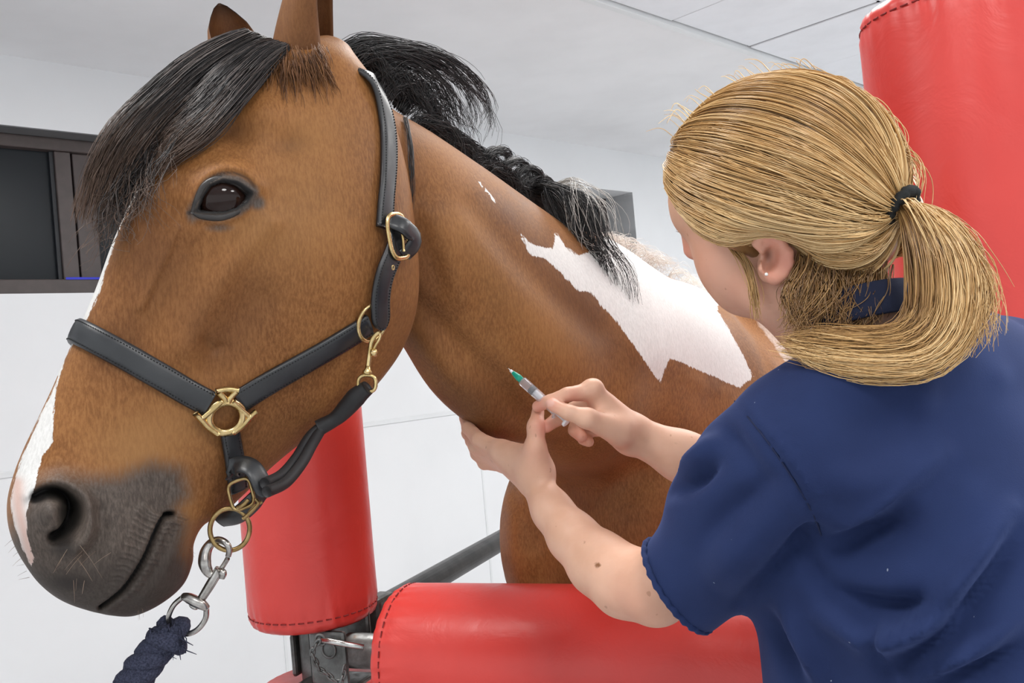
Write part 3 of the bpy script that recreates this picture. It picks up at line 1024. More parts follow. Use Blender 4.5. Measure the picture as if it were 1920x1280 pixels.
# dorsal and ventral outline of the head, poll to lips (photo pixels), half width in metres, squareness, dorsal weight
HS = np.array([
    (590, 72, 655, 118, .040, .50, 0),
    (505, 82, 716, 215, .070, .46, 0),
    (412, 138, 748, 330, .088, .42, .02),
    (340, 222, 760, 440, .100, .39, .03),
    (292, 300, 766, 530, .103, .38, .03),
    (250, 372, 760, 598, .101, .38, .0),
    (214, 450, 738, 660, .096, .40, -.04),
    (184, 532, 697, 720, .088, .42, -.08),
    (155, 602, 648, 768, .080, .43, -.10),
    (128, 660, 592, 806, .073, .43, -.10),
    (98, 728, 542, 842, .067, .43, -.08),
    (70, 788, 496, 882, .063, .43, -.04),
    (44, 843, 456, 922, .062, .43, .0),
    (25, 893, 416, 958, .064, .42, .04),
    (14, 940, 378, 980, .067, .40, .06),
    (15, 982, 360, 1012, .068, .39, .06),
    (26, 1020, 357, 1048, .066, .38, .05),
    (46, 1056, 340, 1088, .061, .37, .03),
    (72, 1090, 303, 1121, .052, .37, .0),
    (108, 1117, 258, 1145, .040, .40, .0),
    (150, 1131, 226, 1149, .022, .45, .0)])
NS, NTH = 460, 300
hs = catmull(HS, NS)
Dp = on_sagittal(hs[:, 0], hs[:, 1]); Vp = on_sagittal(hs[:, 2], hs[:, 3])
th = np.linspace(0, np.pi, NTH // 2 + 1)
cc = np.cos(th)
mid = (Dp + Vp) / 2; half = (Dp - Vp) / 2
win = np.maximum(1 - cc ** 2, 0)
lat = hs[:, 4:5] * (win[None] ** hs[:, 5:6]) * (1 + hs[:, 6:7] * cc[None])
base = mid[:, None] + half[:, None] * cc[None, :, None]
q3 = project((base + HL * lat[..., None]).reshape(-1, 3))
q2 = q3[:, :2].copy()


def g2(x, y, r, ry=None):
    ry = r if ry is None else ry
    return np.exp(-((q2[:, 0] - x) / r) ** 2 - ((q2[:, 1] - y) / ry) ** 2)


def ln(pts, w):
    return np.exp(-(polyline_dist(q2, catmull(np.asarray(pts, float), 40)) / w) ** 2)


EYE = np.array([(369, 396), (376, 374), (388, 354), (410, 345), (436, 349), (454, 360), (463, 366), (455, 380), (438, 391), (416, 397), (393, 398)], float)
eye_sd = polygon_sd(q2, EYE)
NOS = [(66, 930), (92, 921), (120, 929), (139, 951), (137, 978), (118, 1000), (102, 1006)]
MOUTH = [(323, 964), (304, 972), (288, 1003), (272, 1040), (252, 1074), (230, 1104), (207, 1124), (189, 1138)]
bp = np.zeros(len(q2))
bp += .016 * g2(418, 352, 74, 62)                                   # orbit
bp += .006 * ln([(352, 372), (372, 340), (410, 318), (450, 324), (480, 352)], 16)   # brow
bp -= .011 * g2(446, 246, 34, 28) + .006 * g2(548, 272, 34, 26)     # hollow above the eye
bp += .007 * g2(500, 210, 40, 30)
bp += .014 * g2(640, 500, 140, 150)                                 # cheek muscle
bp += .007 * ln([(500, 420), (430, 500), (375, 585), (345, 650)], 26)   # facial crest
bp -= .006 * ln([(350, 480), (300, 560), (270, 640)], 36)
bp -= .007 * ln([(480, 560), (440, 620), (400, 690)], 34)
bp -= .005 * ln([(610, 700), (520, 760), (440, 830)], 40)
bp += .004 * ln([(330, 430), (300, 500), (265, 575)], 10)            # vein
bp -= .004 * ln([(388, 640), (402, 655), (420, 650)], 10)
bp += .012 * g2(120, 960, 75, 70)                                   # nostril flare
bp += .010 * ln([(52, 925), (70, 906), (100, 898), (130, 905), (156, 928), (167, 964), (160, 1000), (138, 1026)], 13)
bp -= .036 * ln(NOS, 11.5) * (0.5 + 0.6 * sstep(80, 125, q2[:, 0]))
bp -= .022 * g2(128, 962, 17, 26)
bp += .009 * g2(86, 958, 24, 26)
bp -= .006 * ln([(185, 960), (190, 1000), (170, 1040)], 16)
bp += .006 * g2(230, 1020, 60, 60) + .007 * g2(150, 1085, 70, 35)
bp -= .012 * ln(MOUTH, 4.2)
bp += .0035 * ln([(x - 12, y - 3) for x, y in MOUTH[1:]], 9) + .004 * ln([(x + 13, y + 3) for x, y in MOUTH[1:]], 9)
bp -= .010 * g2(316, 966, 10, 7)
bp += .006 * ln([(338, 985), (322, 1030), (300, 1075), (268, 1110)], 22)
for k in range(19):                                                 # wrinkles across the lips
    u = k / 18.0
    m = catmull(np.array(MOUTH, float), 60)[int(3 + u * 46)]
    for sgn, L in ((-1, 46 - 12 * u), (1, 36 - 18 * u)):
        a = np.array([m + np.array([sgn * 7, 1]), m + np.array([sgn * L * .6, -sgn * 3 * (1 - u) + (-8 if sgn < 0 else 2)]), m + np.array([sgn * L, (-22 * (1 - u) if sgn < 0 else 4)])])
        bp += (.0022 - .0010 * u) * ln(a, 2.6)
bp -= .024 * sstep(0, 9, eye_sd)                                     # eye opening
rimd = np.abs(eye_sd + 5)
bp += .0035 * np.exp(-(rimd / 4.5) ** 2)
bp -= .0035 * ln([(366, 372), (378, 348), (400, 332), (428, 328), (455, 337), (472, 354)], 3.6)
bp += .0025 * ln([(372, 412), (405, 417), (440, 408), (462, 390)], 5)
bp -= .0018 * ln([(385, 424), (415, 428), (445, 416)], 4)
# soft lumpiness of the muscles under the coat
for k in range(26):
    bp += RNG.normal() * .0011 * g2(RNG.uniform(200, 740), RNG.uniform(200, 860), RNG.uniform(30, 70))
bpm = bp.reshape(NS, -1) * np.minimum(1, (win[None] / .10)) ** 0.7
latb = np.maximum(lat + bpm, 0)
near = base + HL * latb[..., None]
far = base - HL * latb[..., None]
K = NTH // 2 + 1
hv = np.concatenate([near.reshape(-1, 3), far[:, 1:-1].reshape(-1, 3)])
nid = np.arange(NS * K).reshape(NS, K)
fid = np.concatenate([nid[:, :1], (NS * K + np.arange(NS * (K - 2))).reshape(NS, K - 2), nid[:, -1:]], 1)
loop = np.concatenate([nid, fid[:, -2:0:-1]], 1)                     # closed section loops
a, b = loop[:-1], loop[1:]
hf = np.stack([a, np.roll(a, -1, 1), np.roll(b, -1, 1), b], -1).reshape(-1, 4)
c0 = len(hv); hv = np.vstack([hv, hv[loop[0]].mean(0), hv[loop[-1]].mean(0)])
nl = loop.shape[1]
capf = [(int(loop[0, (k + 1) % nl]), int(loop[0, k]), c0, c0) for k in range(nl)] + [(int(loop[-1, k]), int(loop[-1, (k + 1) % nl]), c0 + 1, c0 + 1) for k in range(nl)]
# markings of the head, with some painted shade
BLAZE = [(330, 250), (302, 290), (268, 348), (236, 402), (215, 452), (200, 502), (187, 545), (165, 592), (146, 630), (122, 672), (106, 722), (100, 780), (99, 830), (80, 852), (66, 898), (60, 925), (47, 960), (50, 1000), (64, 1052), (58, 1060),
         (44, 1030), (26, 985), (20, 940), (28, 892), (46, 845), (70, 793), (92, 748), (110, 705), (60, 700), (100, 560), (180, 400), (280, 255)]
GREYM = [(60, 912), (110, 893), (165, 905), (225, 905), (285, 878), (330, 888), (342, 925), (322, 950), (338, 985), (330, 1040), (350, 1075), (345, 1180), (30, 1180), (0, 1060), (30, 1000), (46, 960)]
wsd = polygon_sd(q2, np.array(BLAZE, float)) / 10.0
gr = sstep(-85, 55, polygon_sd(q2, np.array(GREYM, float))) * 0.95
gr = np.maximum(gr, 0.85 * np.exp(-(np.maximum(-eye_sd - 4, 0) / 17) ** 2))
gr = np.maximum(gr, .8 * g2(478, 382, 22, 18)); gr = np.maximum(gr, .7 * g2(360, 400, 18, 26)); gr = np.maximum(gr, .6 * g2(410, 428, 40, 12))
dk = np.zeros(len(q2))
dk = np.maximum(.5 * sstep(985, 1105, q2[:, 1] + .12 * q2[:, 0]), 1.0 * ln(NOS, 15)); dk = np.maximum(dk, g2(130, 962, 22, 32)); dk = np.maximum(dk, .9 * ln(MOUTH, 5))
dk = np.maximum(dk, .62 * g2(130, 1090, 95, 40)); dk = np.maximum(dk, .6 * g2(115, 1020, 45, 45)); dk = np.maximum(dk, .5 * g2(250, 1110, 60, 40)); dk = np.maximum(dk, .45 * g2(80, 960, 30, 35))
dk = np.maximum(dk, .42 * ln([(300, 1010), (280, 1050), (255, 1085)], 22))
dk = np.maximum(dk, .95 * np.exp(-(np.maximum(-eye_sd, 0) / 7.5) ** 2))
dk = np.maximum(dk, .7 * ln([(352, 400), (362, 396), (371, 396)], 6))
dk = np.maximum(dk, .6 * ln([(366, 372), (378, 348), (400, 332), (428, 328), (455, 337), (472, 354)], 5))
rich_shade = np.clip(.75 * g2(270, 460, 70, 120) + .6 * g2(400, 640, 60, 60) + .5 * g2(470, 560, 60, 80) + .35 * g2(350, 560, 60, 90) + .8 * g2(446, 250, 34, 26) + .6 * g2(548, 272, 30, 24)  # darker brown areas; shade of the hollows above the eye is painted in too
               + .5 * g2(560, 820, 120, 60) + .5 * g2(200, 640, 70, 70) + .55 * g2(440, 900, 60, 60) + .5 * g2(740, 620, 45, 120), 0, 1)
gold = np.clip(.55 * g2(560, 400, 110, 110) + .8 * g2(250, 850, 80, 60) + .4 * g2(600, 240, 80, 60) + .6 * g2(350, 980, 22, 60) + .3 * g2(470, 440, 60, 50) + .5 * g2(330, 800, 90, 50), 0, 1)
pinks = np.clip(.9 * ln([(32, 905), (34, 950), (46, 1000), (60, 1050)], 12), 0, 1)


def both(x):
    x = x.reshape(NS, K)
    full = np.concatenate([x.ravel(), x[:, 1:-1].ravel()])
    return np.concatenate([full, [x[0].mean(), x[-1].mean()]])


hattr = {'white': both(wsd), 'grey': both(gr), 'dark': both(dk), 'rich_shade': both(rich_shade), 'gold': both(gold), 'pinkskin': both(pinks), 'roan': np.zeros(len(hv))}

# ---- neck and body as one distance field
WI = P(1262, 515, 1.88); WZ = WI[2]; WG = np.array([WI[0], WI[1], 0.0])
def HB(a, l, z): return WG + BACK * a + SIDE * l + UP * z
g = Grid([-0.50, 0.95, -0.02], [1.45, 3.75, 1.85], 0.0085)
TR = [(-.30, 1.06, .17, .13), (-.24, 1.08, .25, .20), (-.1, 1.11, .31, .25), (.2, 1.11, .35, .26), (.6, 1.12, .37, .30), (.9, 1.16, .345, .28), (1.15, 1.20, .31, .27), (1.35, 1.19, .22, .18)]
for p, q in zip(TR[:-1], TR[1:]):
    g.eseg(HB(p[0], 0, p[1]), HB(q[0], 0, q[1]), UP, UP, SIDE, SIDE, p[2], q[2], p[3], q[3], 0.08)
g.cone(HB(-.05, 0, 1.35), HB(.25, 0, 1.37), .09, .085, .1)             # withers
for s in (-1, 1):
    g.eseg(HB(-.23, s * .17, .98), HB(.02, s * .14, 1.36), SIDE, SIDE, BACK, BACK, .11, .08, .14, .13, .07)   # shoulder
    g.ell(HB(-.285, s * .145 - .03, 1.075), (SIDE, BACK, UP), (.135, .11, .20), .06)                                    # breast
    g.chain([HB(-.20, s * .16, .92), HB(-.20, s * .16, .72), HB(-.22, s * .15, .46), HB(-.22, s * .15, .20), HB(-.25, s * .15, .10)], [.115, .075, .052, .036, .042], .03)
    g.cone(HB(-.27, s * .15, .075), HB(-.29, s * .15, .03), .048, .058, .01)
    g.eseg(HB(1.2, s * .15, 1.15), HB(1.1, s * .15, .78), SIDE, SIDE, BACK, BACK, .13, .09, .22, .14, .08)
    g.chain([HB(1.1, s * .15, .80), HB(1.32, s * .15, .55), HB(1.28, s * .15, .22), HB(1.24, s * .15, .10)], [.11, .058, .040, .044], .03)
    g.cone(HB(1.22, s * .15, .075), HB(1.20, s * .15, .03), .048, .058, .01)
tailp = catmull(np.array([HB(1.45, 0, 1.40), HB(1.57, 0, 1.30), HB(1.62, 0, 1.0), HB(1.60, 0, .62)]), 8)
g.chain(tailp, np.linspace(.045, .05, 8), .02)
NK = np.array([   # crest px,py,depth | throat px,py,depth | half width
    (610, 105, 1.150, 700, 500, 1.160, .062),
    (690, 192, 1.175, 745, 590, 1.190, .074),
    (780, 250, 1.230, 790, 655, 1.205, .086),
    (870, 314, 1.300, 862, 757, 1.215, .096),
    (960, 386, 1.390, 960, 818, 1.250, .106),
    (1050, 456, 1.490, 1050, 832, 1.340, .120),
    (1140, 520, 1.610, 1140, 885, 1.520, .150),
    (1240, 553, 1.790, 1230, 970, 1.700, .185)])
nk = catmull(NK, 64)
nT = P(nk[:, 0], nk[:, 1], nk[:, 2]); nB = P(nk[:, 3], nk[:, 4], nk[:, 5])
nC = (nT + nB) / 2; nt_ = unit(np.gradient(nC, axis=0)); nl_ = unit(np.cross(nt_, unit(nT - nB)))
for i in range(64):
    g.gell(nC[i], [(nT[i] - nB[i]) / 2, nl_[i] * nk[i, 6], nt_[i] * .05], 0.012 if i < 46 else 0.05)
bv, bf = g.mesh()
bv = relax(bv, bf, 3)
del g
bn = vnormals(bv, bf)
q3 = project(bv); q2 = q3[:, :2].copy()
facing = sstep(-.05, .25, -np.sum(bn * unit(bv - CAM), 1))
near_ = facing * (q3[:, 2] < 2.25)
bb = np.zeros(len(bv))
bb -= .012 * ln([(770, 560), (850, 640), (930, 720), (985, 790)], 28)       # jugular groove
bb += .007 * ln([(800, 640), (870, 730), (930, 800)], 26)
bb += .008 * ln([(840, 420), (960, 560), (1080, 700), (1160, 800)], 60)
bb -= .006 * ln([(880, 390), (1000, 520), (1120, 620)], 30)
bb -= .006 * ln([(775, 380), (800, 470), (820, 540)], 22)
bb += .006 * ln([(800, 400), (840, 480), (870, 560)], 22)
bb -= .010 * ln([(1240, 720), (1220, 800), (1180, 880)], 40)                # in front of the shoulder
bb += .012 * ln([(985, 1090), (975, 1000), (990, 940)], 30) - .010 * ln([(1010, 1080), (1020, 1000), (1030, 930)], 22)
bb -= .006 * ln([(950, 900), (985, 960), (1000, 1020)], 14)
for k in range(30):
    bb += RNG.normal() * .0012 * g2(RNG.uniform(780, 1400), RNG.uniform(250, 1050), RNG.uniform(30, 70))
for k in range(9):
    x0 = RNG.uniform(1280, 1360); y0 = RNG.uniform(700, 760)
    bb += .0012 * ln([(x0, y0), (x0 + 25, y0 + 8), (x0 + 50, y0 + 4)], 5)
bv = bv + bn * (bb * near_)[:, None]
q3 = project(bv); q2 = q3[:, :2].copy()
PATCH = [(968, 428), (984, 462), (998, 480), (1022, 484), (1050, 511), (1069, 531), (1087, 547), (1106, 546), (1125, 570), (1153, 600), (1186, 644), (1209, 677), (1237, 718), (1247, 690), (1257, 671), (1289, 684), (1336, 705), (1387, 727), (1412, 706),
         (1390, 660), (1366, 615), (1345, 582), (1360, 480), (1170, 400), (1110, 470), (1083, 480), (1062, 462), (1042, 435), (1037, 466), (1010, 462), (992, 455)]
SLIV = [(879, 314), (900, 340), (922, 366), (939, 390), (924, 377), (904, 352)]
psd = np.maximum(polygon_sd(q2, np.array(PATCH, float)) / 9.0, polygon_sd(q2, np.array(SLIV, float)) / 2.5)
ba = (bv - WG) @ BACK
psd = np.where((ba < .72) & (near_ + (ba > -.1) > .2), psd, -3.0)
psd = np.where(ba > .72, -3.0, psd)
rich_shade = np.clip(.4 * g2(1120, 930, 130, 110) + .55 * ln([(780, 440), (800, 540), (790, 640)], 34) + .75 * g2(900, 760, 90, 70) + .5 * g2(760, 280, 40, 100) + .45 * g2(1100, 560, 70, 120) + .5 * ln([(960, 400), (1060, 540), (1190, 690)], 40), 0, 1)  # first term paints the chest's shadow into the coat; the others are darker brown
gold = np.clip(.5 * ln([(860, 430), (960, 560), (1050, 660)], 50) + .25 * ln([(930, 640), (975, 700)], 24), 0, 1)
legdark = sstep(.62, .45, bv[:, 2])
roan = np.maximum(sstep(.72, .95, ba) * sstep(1.1, 1.25, bv[:, 2]), sstep(1335, 1400, q2[:, 0]) * (ba > -.1)) * .97
battr = {'white': psd, 'grey': np.zeros(len(bv)), 'dark': legdark, 'rich_shade': rich_shade, 'gold': gold, 'pinkskin': np.zeros(len(bv)), 'roan': roan}

# ---- ears: cupped leaves
def ear(tip, basep, fwd, width, length_bend, parts):
    tip = np.asarray(tip); basep = np.asarray(basep)
    ax = unit(tip - basep); fw = unit(fwd - (fwd @ ax) * ax); sd = np.cross(ax, fw)
    n, m = 40, 25
    u = np.linspace(0, 1, n); L = np.linalg.norm(tip - basep)
    wv = width * np.interp(u, [0, .12, .3, .5, .7, .85, .95, 1], [1.22, 1.16, 1.08, .98, .78, .50, .26, .03])
    op = np.interp(u, [0, .2, .5, 1], [3.05, 2.55, 2.1, 1.6])      # how far the leaf wraps round
    V = []
    for lay in (0, 1):
        for i in range(n):
            ph = np.linspace(-op[i], op[i], m)
            r = wv[i] * (1 - (0.11 + .03 / (wv[i] / width + .2)) * lay * (1 - .9 * (np.abs(ph) / op[i]) ** 4))
            c = basep + ax * L * u[i] + fw * (length_bend * math.sin(u[i] * 3.1) * L)
            V.append(c + (np.sin(ph) * r)[:, None] * sd - (np.cos(ph) * r * .8)[:, None] * fw)
    v = np.vstack(V); F = []
    def I(l, i, j): return l * n * m + i * m + j
    for i in range(n - 1):
        for j in range(m - 1):
            F.append((I(0, i, j), I(0, i, j + 1), I(0, i + 1, j + 1), I(0, i + 1, j)))
            F.append((I(1, i, j + 1), I(1, i, j), I(1, i + 1, j), I(1, i + 1, j + 1)))
        for j in (0, m - 1):
            q = (I(0, i, j), I(0, i + 1, j), I(1, i + 1, j), I(1, i, j))
            F.append(q if j == 0 else q[::-1])
    for j in range(m - 1):
        F.append((I(0, n - 1, j), I(0, n - 1, j + 1), I(1, n - 1, j + 1), I(1, n - 1, j)))
    uu = np.tile(np.repeat(u, m), 2)
    edge = np.tile(np.abs(np.linspace(-1, 1, m)), n * 2)
    lay = np.repeat([0, 1], n * m)
    at = {'white': np.full(len(v), -3.0), 'grey': np.zeros(len(v)), 'dark': np.clip(sstep(.55, 1.05, uu) * .6 + .5 * sstep(.9, 1, edge) * sstep(.2, .5, uu), 0, 1),
          'rich_shade': np.clip(.30 + .4 * lay + .45 * (1 - uu) + .3 * edge, 0, 1), 'gold': 0.0 * uu, 'pinkskin': np.zeros(len(v)), 'roan': np.zeros(len(v))}
    parts.append((v, F, at))


earparts = []
e_base = on_sagittal(558, 165) + HL * .008; e_tip = on_sagittal(584, -110) + HL * .078
ear(e_tip, e_base, HL * .62 - HN * .85, .040, -.03, earparts)
e_base2 = on_sagittal(492, 130) - HL * .058; e_tip2 = on_sagittal(446, -38) - HL * .085
ear(e_tip2, e_base2, HL * .85 + HN * .1, .032, -.03, earparts)

# ---- one continuous body mesh
V, F, n0, AT = [], [], 0, {k: [] for k in hattr}
for v, f, at in [(hv, hf, hattr), (bv, bf, battr)] + earparts:
    V.append(v); F += (np.asarray(f) + n0).tolist(); n0 += len(v)
    if v is hv: F += [tuple(int(i) for i in q[:3]) for q in capf]
    for k in AT: AT[k].append(at[k])
V = np.vstack(V)
horse = empty('horse', HB(.4, 0, 0), 'bay and white horse with a dark mane, turning its head over the red bar', 'horse')
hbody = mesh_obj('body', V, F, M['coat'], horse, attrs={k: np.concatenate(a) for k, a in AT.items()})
lp2 = loop[::2, ::2]; a, b = lp2[:-1], lp2[1:]
hf2 = np.stack([a, np.roll(a, -1, 1), np.roll(b, -1, 1), b], -1).reshape(-1, 4)
HEAD = Surf(hv, hf2.tolist())
nf_ = bf[bv[bf[:, 0]][:, 1] < 1.75]
NECK = Surf(bv, nf_)
BODY = Surf(np.vstack([hv, bv]), hf2.tolist() + (nf_ + len(hv)).tolist())

# ------------------------------------------------------------------ horse: eye, forelock, mane, whiskers
def head_depth(px, py):
    d = unit(P(px, py, 1.0) - CAM)
    h, _ = HEAD.ray(CAM, d)
    if h is None or (h - H0) @ HL < -0.02:
        h = on_sagittal(np.array([px]), np.array([py]))[0]
    return (h - CAM) @ _f


def hp(pts, off=0.012):
    return PL([(p[0], p[1], head_depth(p[0], p[1]) - (p[2] if len(p) > 2 else off)) for p in pts])


ce, ne = HEAD.px(417, 330)
rim_d = min(head_depth(*(EYE.mean(0) + (e - EYE.mean(0)) * 1.35)) for e in EYE)
rims = np.array([head_depth(*(EYE.mean(0) + (e - EYE.mean(0)) * 1.40)) for e in EYE])
ec = EYE.mean(0)
d_eye = float(np.mean(rims))
eye_c = P(ec[0] + 2, ec[1] + 1, d_eye + 0.0212)
bm = bmesh.new(); bmesh.ops.create_uvsphere(bm, u_segments=48, v_segments=32, radius=0.0275)
v = np.array([list(x.co) for x in bm.verts]) + eye_c; bm.verts.index_update(); f = [tuple(x.index for x in q.verts) for q in bm.faces]; bm.free()
eye = mesh_obj('eye', v, f, M['eye'], horse)
def lid(pts, r, push):
    p2 = catmull(np.array(pts, float), 40)
    dd = np.interp(np.linspace(0, 1, 40), np.linspace(0, 1, len(pts)), [head_depth(*(ec + (np.array(q, float) - ec) * 1.30)) for q in pts])
    dd = np.convolve(np.pad(dd, 6, 'edge'), np.ones(13) / 13, 'valid')
    return tube_geo(P(p2[:, 0], p2[:, 1], dd - push), r * np.interp(np.linspace(0, 1, 40), [0, .15, .5, .85, 1], [.5, .9, 1, .9, .5]), 12)
v, f = lid([(361, 400), (370, 374), (384, 348), (409, 336), (438, 340), (458, 352), (472, 366)], .0040, -.0005); mesh_obj('upper_eyelid', v, f, M['lid'], horse)
v, f = lid([(362, 398), (378, 405), (400, 408), (421, 406), (444, 397), (460, 383), (472, 367)], .0042, .0002); mesh_obj('lower_eyelid', v, f, M['lid'], horse)

# forelock: combed down over the forehead
FS = []
top_r = [(500, 62), (470, 62), (440, 70), (410, 82)]
for k in range(46):
    u = k / 45.0 + RNG.normal() * .03; u = min(max(u, 0), 1)
    jx, jy = RNG.normal() * 7, RNG.normal() * 7
    root = np.array([540 - 70 * u, 88 - 22 * u])
    out = catmull(np.array([(455, 66), (370, 112), (290, 178), (225, 248), (185, 325), (160, 410)]), 6)      # upper outline
    inn = catmull(np.array([(500, 118), (458, 165), (415, 215), (375, 250), (335, 275), (290, 310)]), 6)     # lower edge
    cut = RNG.uniform(.82, 1.08)
    pts = [root] + [inn[i] * (1 - u) + out[i] * u + np.array([jx, jy]) * (0.4 + .25 * i) for i in range(6)]
    pts[-1] = pts[-2] + (pts[-1] - pts[-2]) * cut
    offs = [0.004, .012 + .010 * u, .016 + .012 * u, .018 + .012 * u, .018 + .012 * u, .016 + .012 * u, .012 + .012 * u]
    FS.append(clump(hp([(p[0], p[1], o + RNG.normal() * .003) for p, o in zip(pts, offs)]), 70, [.004, .010, .011, .010, .010, .009, .007], 16, .0020, 1.4))
for k in range(26):      # loose wisps at the end
    x0 = RNG.uniform(170, 300); y0 = 250 + (300 - x0) * .9 + RNG.normal() * 15
    pts = [(x0 + 60, y0 - 70), (x0 + 20, y0), (x0 - 5 + RNG.normal() * 10, y0 + 70), (x0 - 15 + RNG.normal() * 25, y0 + 135)]
    FS.append(clump(hp([(a, b, .028) for a, b in pts]), 9, [.006, .006, .010, .014], 16, .005, 1.8))
S = np.concatenate(FS)
strand_obj('forelock', S, taper(len(S), 16, .00050), M['forelock'], horse)


def crest_depth(x): return float(np.interp(x, NK[:, 0], NK[:, 2]))
def mp(pts, off=0.0):
    return PL([(p[0], p[1], (p[2] if len(p) > 2 else crest_depth(p[0])) - off) for p in pts])


MS = []
def mane(pts, n, r, off=0.0, wig=.003, freq=1.5, k=18): MS.append(clump(mp(pts, off), n, r, k, wig, freq))
# flyaway arc behind the ear
arcs = [[(628, 100), (680, 74), (735, 82), (812, 102), (880, 140), (920, 200), (902, 246)],
        [(632, 108), (690, 88), (750, 92), (820, 116), (872, 152), (900, 200), (888, 236)],
        [(640, 112), (700, 92), (770, 104), (830, 132), (862, 180), (870, 228)],
        [(650, 116), (712, 104), (772, 118), (818, 146), (846, 186), (866, 232)],
        [(660, 122), (720, 100), (790, 96), (850, 122), (898, 168), (916, 222), (920, 236)]]
for a in arcs:
    for q in range(7):
        j = RNG.normal(size=2) * 11
        mane([(x + j[0] * (.3 + .2 * i), y + j[1] * (.3 + .2 * i)) for i, (x, y) in enumerate(a)], 8, [.008, .009, .006, .004, .003, .003], RNG.normal() * .014, .003, 1.0)
# dark mass over the poll and upper crest, curling
for q in range(22):
    x0 = RNG.uniform(625, 760); y0 = float(np.interp(x0, [610, 690, 780, 870], [105, 150, 225, 298])) - 2
    h = RNG.uniform(10, 34)
    mane([(x0, y0 + 8), (x0 + 12, y0 - h * .6), (x0 + 38, y0 - h), (x0 + 66, y0 - h * .25 + 20), (x0 + 86 + RNG.normal() * 8, y0 + 52)], 34, [.006, .009, .010, .008, .005], RNG.uniform(-.03, .025), .005, 1.6)
for q in range(14):
    x0 = RNG.uniform(680, 790); y0 = float(np.interp(x0, [610, 690, 780, 870], [105, 150, 225, 298])) - 2
    mane([(x0, y0 + 6), (x0 + 24, y0 - RNG.uniform(10, 40)), (x0 + 70 + RNG.normal() * 10, y0 - RNG.uniform(0, 40)), (x0 + 105 + RNG.normal() * 12, y0 + RNG.uniform(10, 50)), (x0 + 120 + RNG.normal() * 14, y0 + RNG.uniform(40, 95))], 7, [.006, .008, .007, .006], RNG.uniform(-.03, .02), .005, 1.2)
for q in range(40):
    x0 = RNG.uniform(770, 960); y0 = float(np.interp(x0, NK[:, 0], NK[:, 1]))
    h = RNG.uniform(22, 44)
    mane([(x0, y0 + 8), (x0 + 8, y0 - h * .7), (x0 + 40, y0 - h * .6 + 8), (x0 + 68, y0 + 12), (x0 + 82 + RNG.normal() * 6, y0 + 62)], 46, [.006, .011, .012, .011, .007], RNG.uniform(-.03, .025), .004, 1.8)
# knots of the loose plait
for cx, cy, rr in ((936, 300, 20), (968, 322, 22), (990, 334, 21), (1012, 352, 20)):
    for q in range(9):
        ph = RNG.uniform(0, 6.28); dz = RNG.uniform(-.02, .025)
        mane([(cx + rr * math.cos(ph + a) * (1.0 + .2 * math.sin(a)), cy + rr * .9 * math.sin(ph + a)) for a in np.linspace(0, 4.6, 7)], 30, [.004, .006, .007, .006, .004], dz, .002, 1.2)
# long lock falling from the end of the plait
for q in range(22):
    u = q / 21.0
    tip = np.array([1085, 540]) * (1 - u) + np.array([1172, 560]) * u + RNG.normal(size=2) * 12
    mid_ = np.array([1040, 400]) * (1 - u) + np.array([1128, 420]) * u
    dl = crest_depth(1060) - .12 - .03 * u
    mane([(1006, 352, 1.43), (1035, 352 + 10 * (1 - u), dl + .04), (mid_[0] - 16, mid_[1] - 36, dl), (mid_[0] + 10, mid_[1] + 30, dl - .01), (tip[0] - 12, tip[1] - 50, dl), (tip[0], tip[1] + 10, dl)], 17, [.012, .011, .010, .009, .007, .004], RNG.normal() * .006, .004, 1.4)
# single dark lock beside the head strap
lp = np.array([NECK.px(x, y, .005)[0] for x, y in ((757, 226), (763, 255), (768, 295), (771, 345), (767, 400))])
MS.append(clump(lp, 16, [.004, .004, .004, .003, .002], 18, .0020, .8))
S = np.concatenate(MS)
strand_obj('mane', S, taper(len(S), 18, .00055), M['mane'], horse)
MS = []
for q in range(12):
    u = RNG.uniform(.3, 1.2)
    tip = np.array([1085, 520]) * (1 - u) + np.array([1165, 500]) * u + RNG.normal(size=2) * 20
    mid_ = np.array([1040, 400]) * (1 - u) + np.array([1128, 412]) * u
    dl = crest_depth(1060) - .150
    mane([(1040, 356, 1.42), (1075, 350, dl + .04), (mid_[0], mid_[1] - 24, dl), (mid_[0] + 16, mid_[1] + 40, dl), (tip[0], tip[1], dl)], 5, [.010, .016, .018, .016, .014], RNG.normal() * .01, .006, 1.4)
S = np.concatenate(MS); strand_obj('silver_mane', S, taper(len(S), 18, .00045), M['greyhair'], horse)
MS = []
wl = np.array([(1120, 452, 1.58), (1170, 470, 1.66), (1220, 498, 1.74), (1280, 535, 1.82), (1335, 582, 1.9), (1370, 630, 1.9), (1395, 675, 1.88)])
for q in range(90):
    u = RNG.uniform(0, 6); p = np.array([np.interp(u, range(7), wl[:, i]) for i in range(3)])
    h = RNG.uniform(8, 26) * (1 if u < 4 else .7)
    sx = 1 if u < 4.2 else 1.2
    mane([(p[0] - 6, p[1] + 16, p[2]), (p[0] + 6 * sx, p[1] - h * .5, p[2]), (p[0] + 26 * sx, p[1] - h * .55, p[2]), (p[0] + 42 * sx, p[1] + h * .35, p[2])], 7, [.006, .008, .010, .014], RNG.normal() * .02, .005, 1.3)
S = np.concatenate(MS); strand_obj('white_mane', S, taper(len(S), 18, .00045), M['whitehair'], horse)
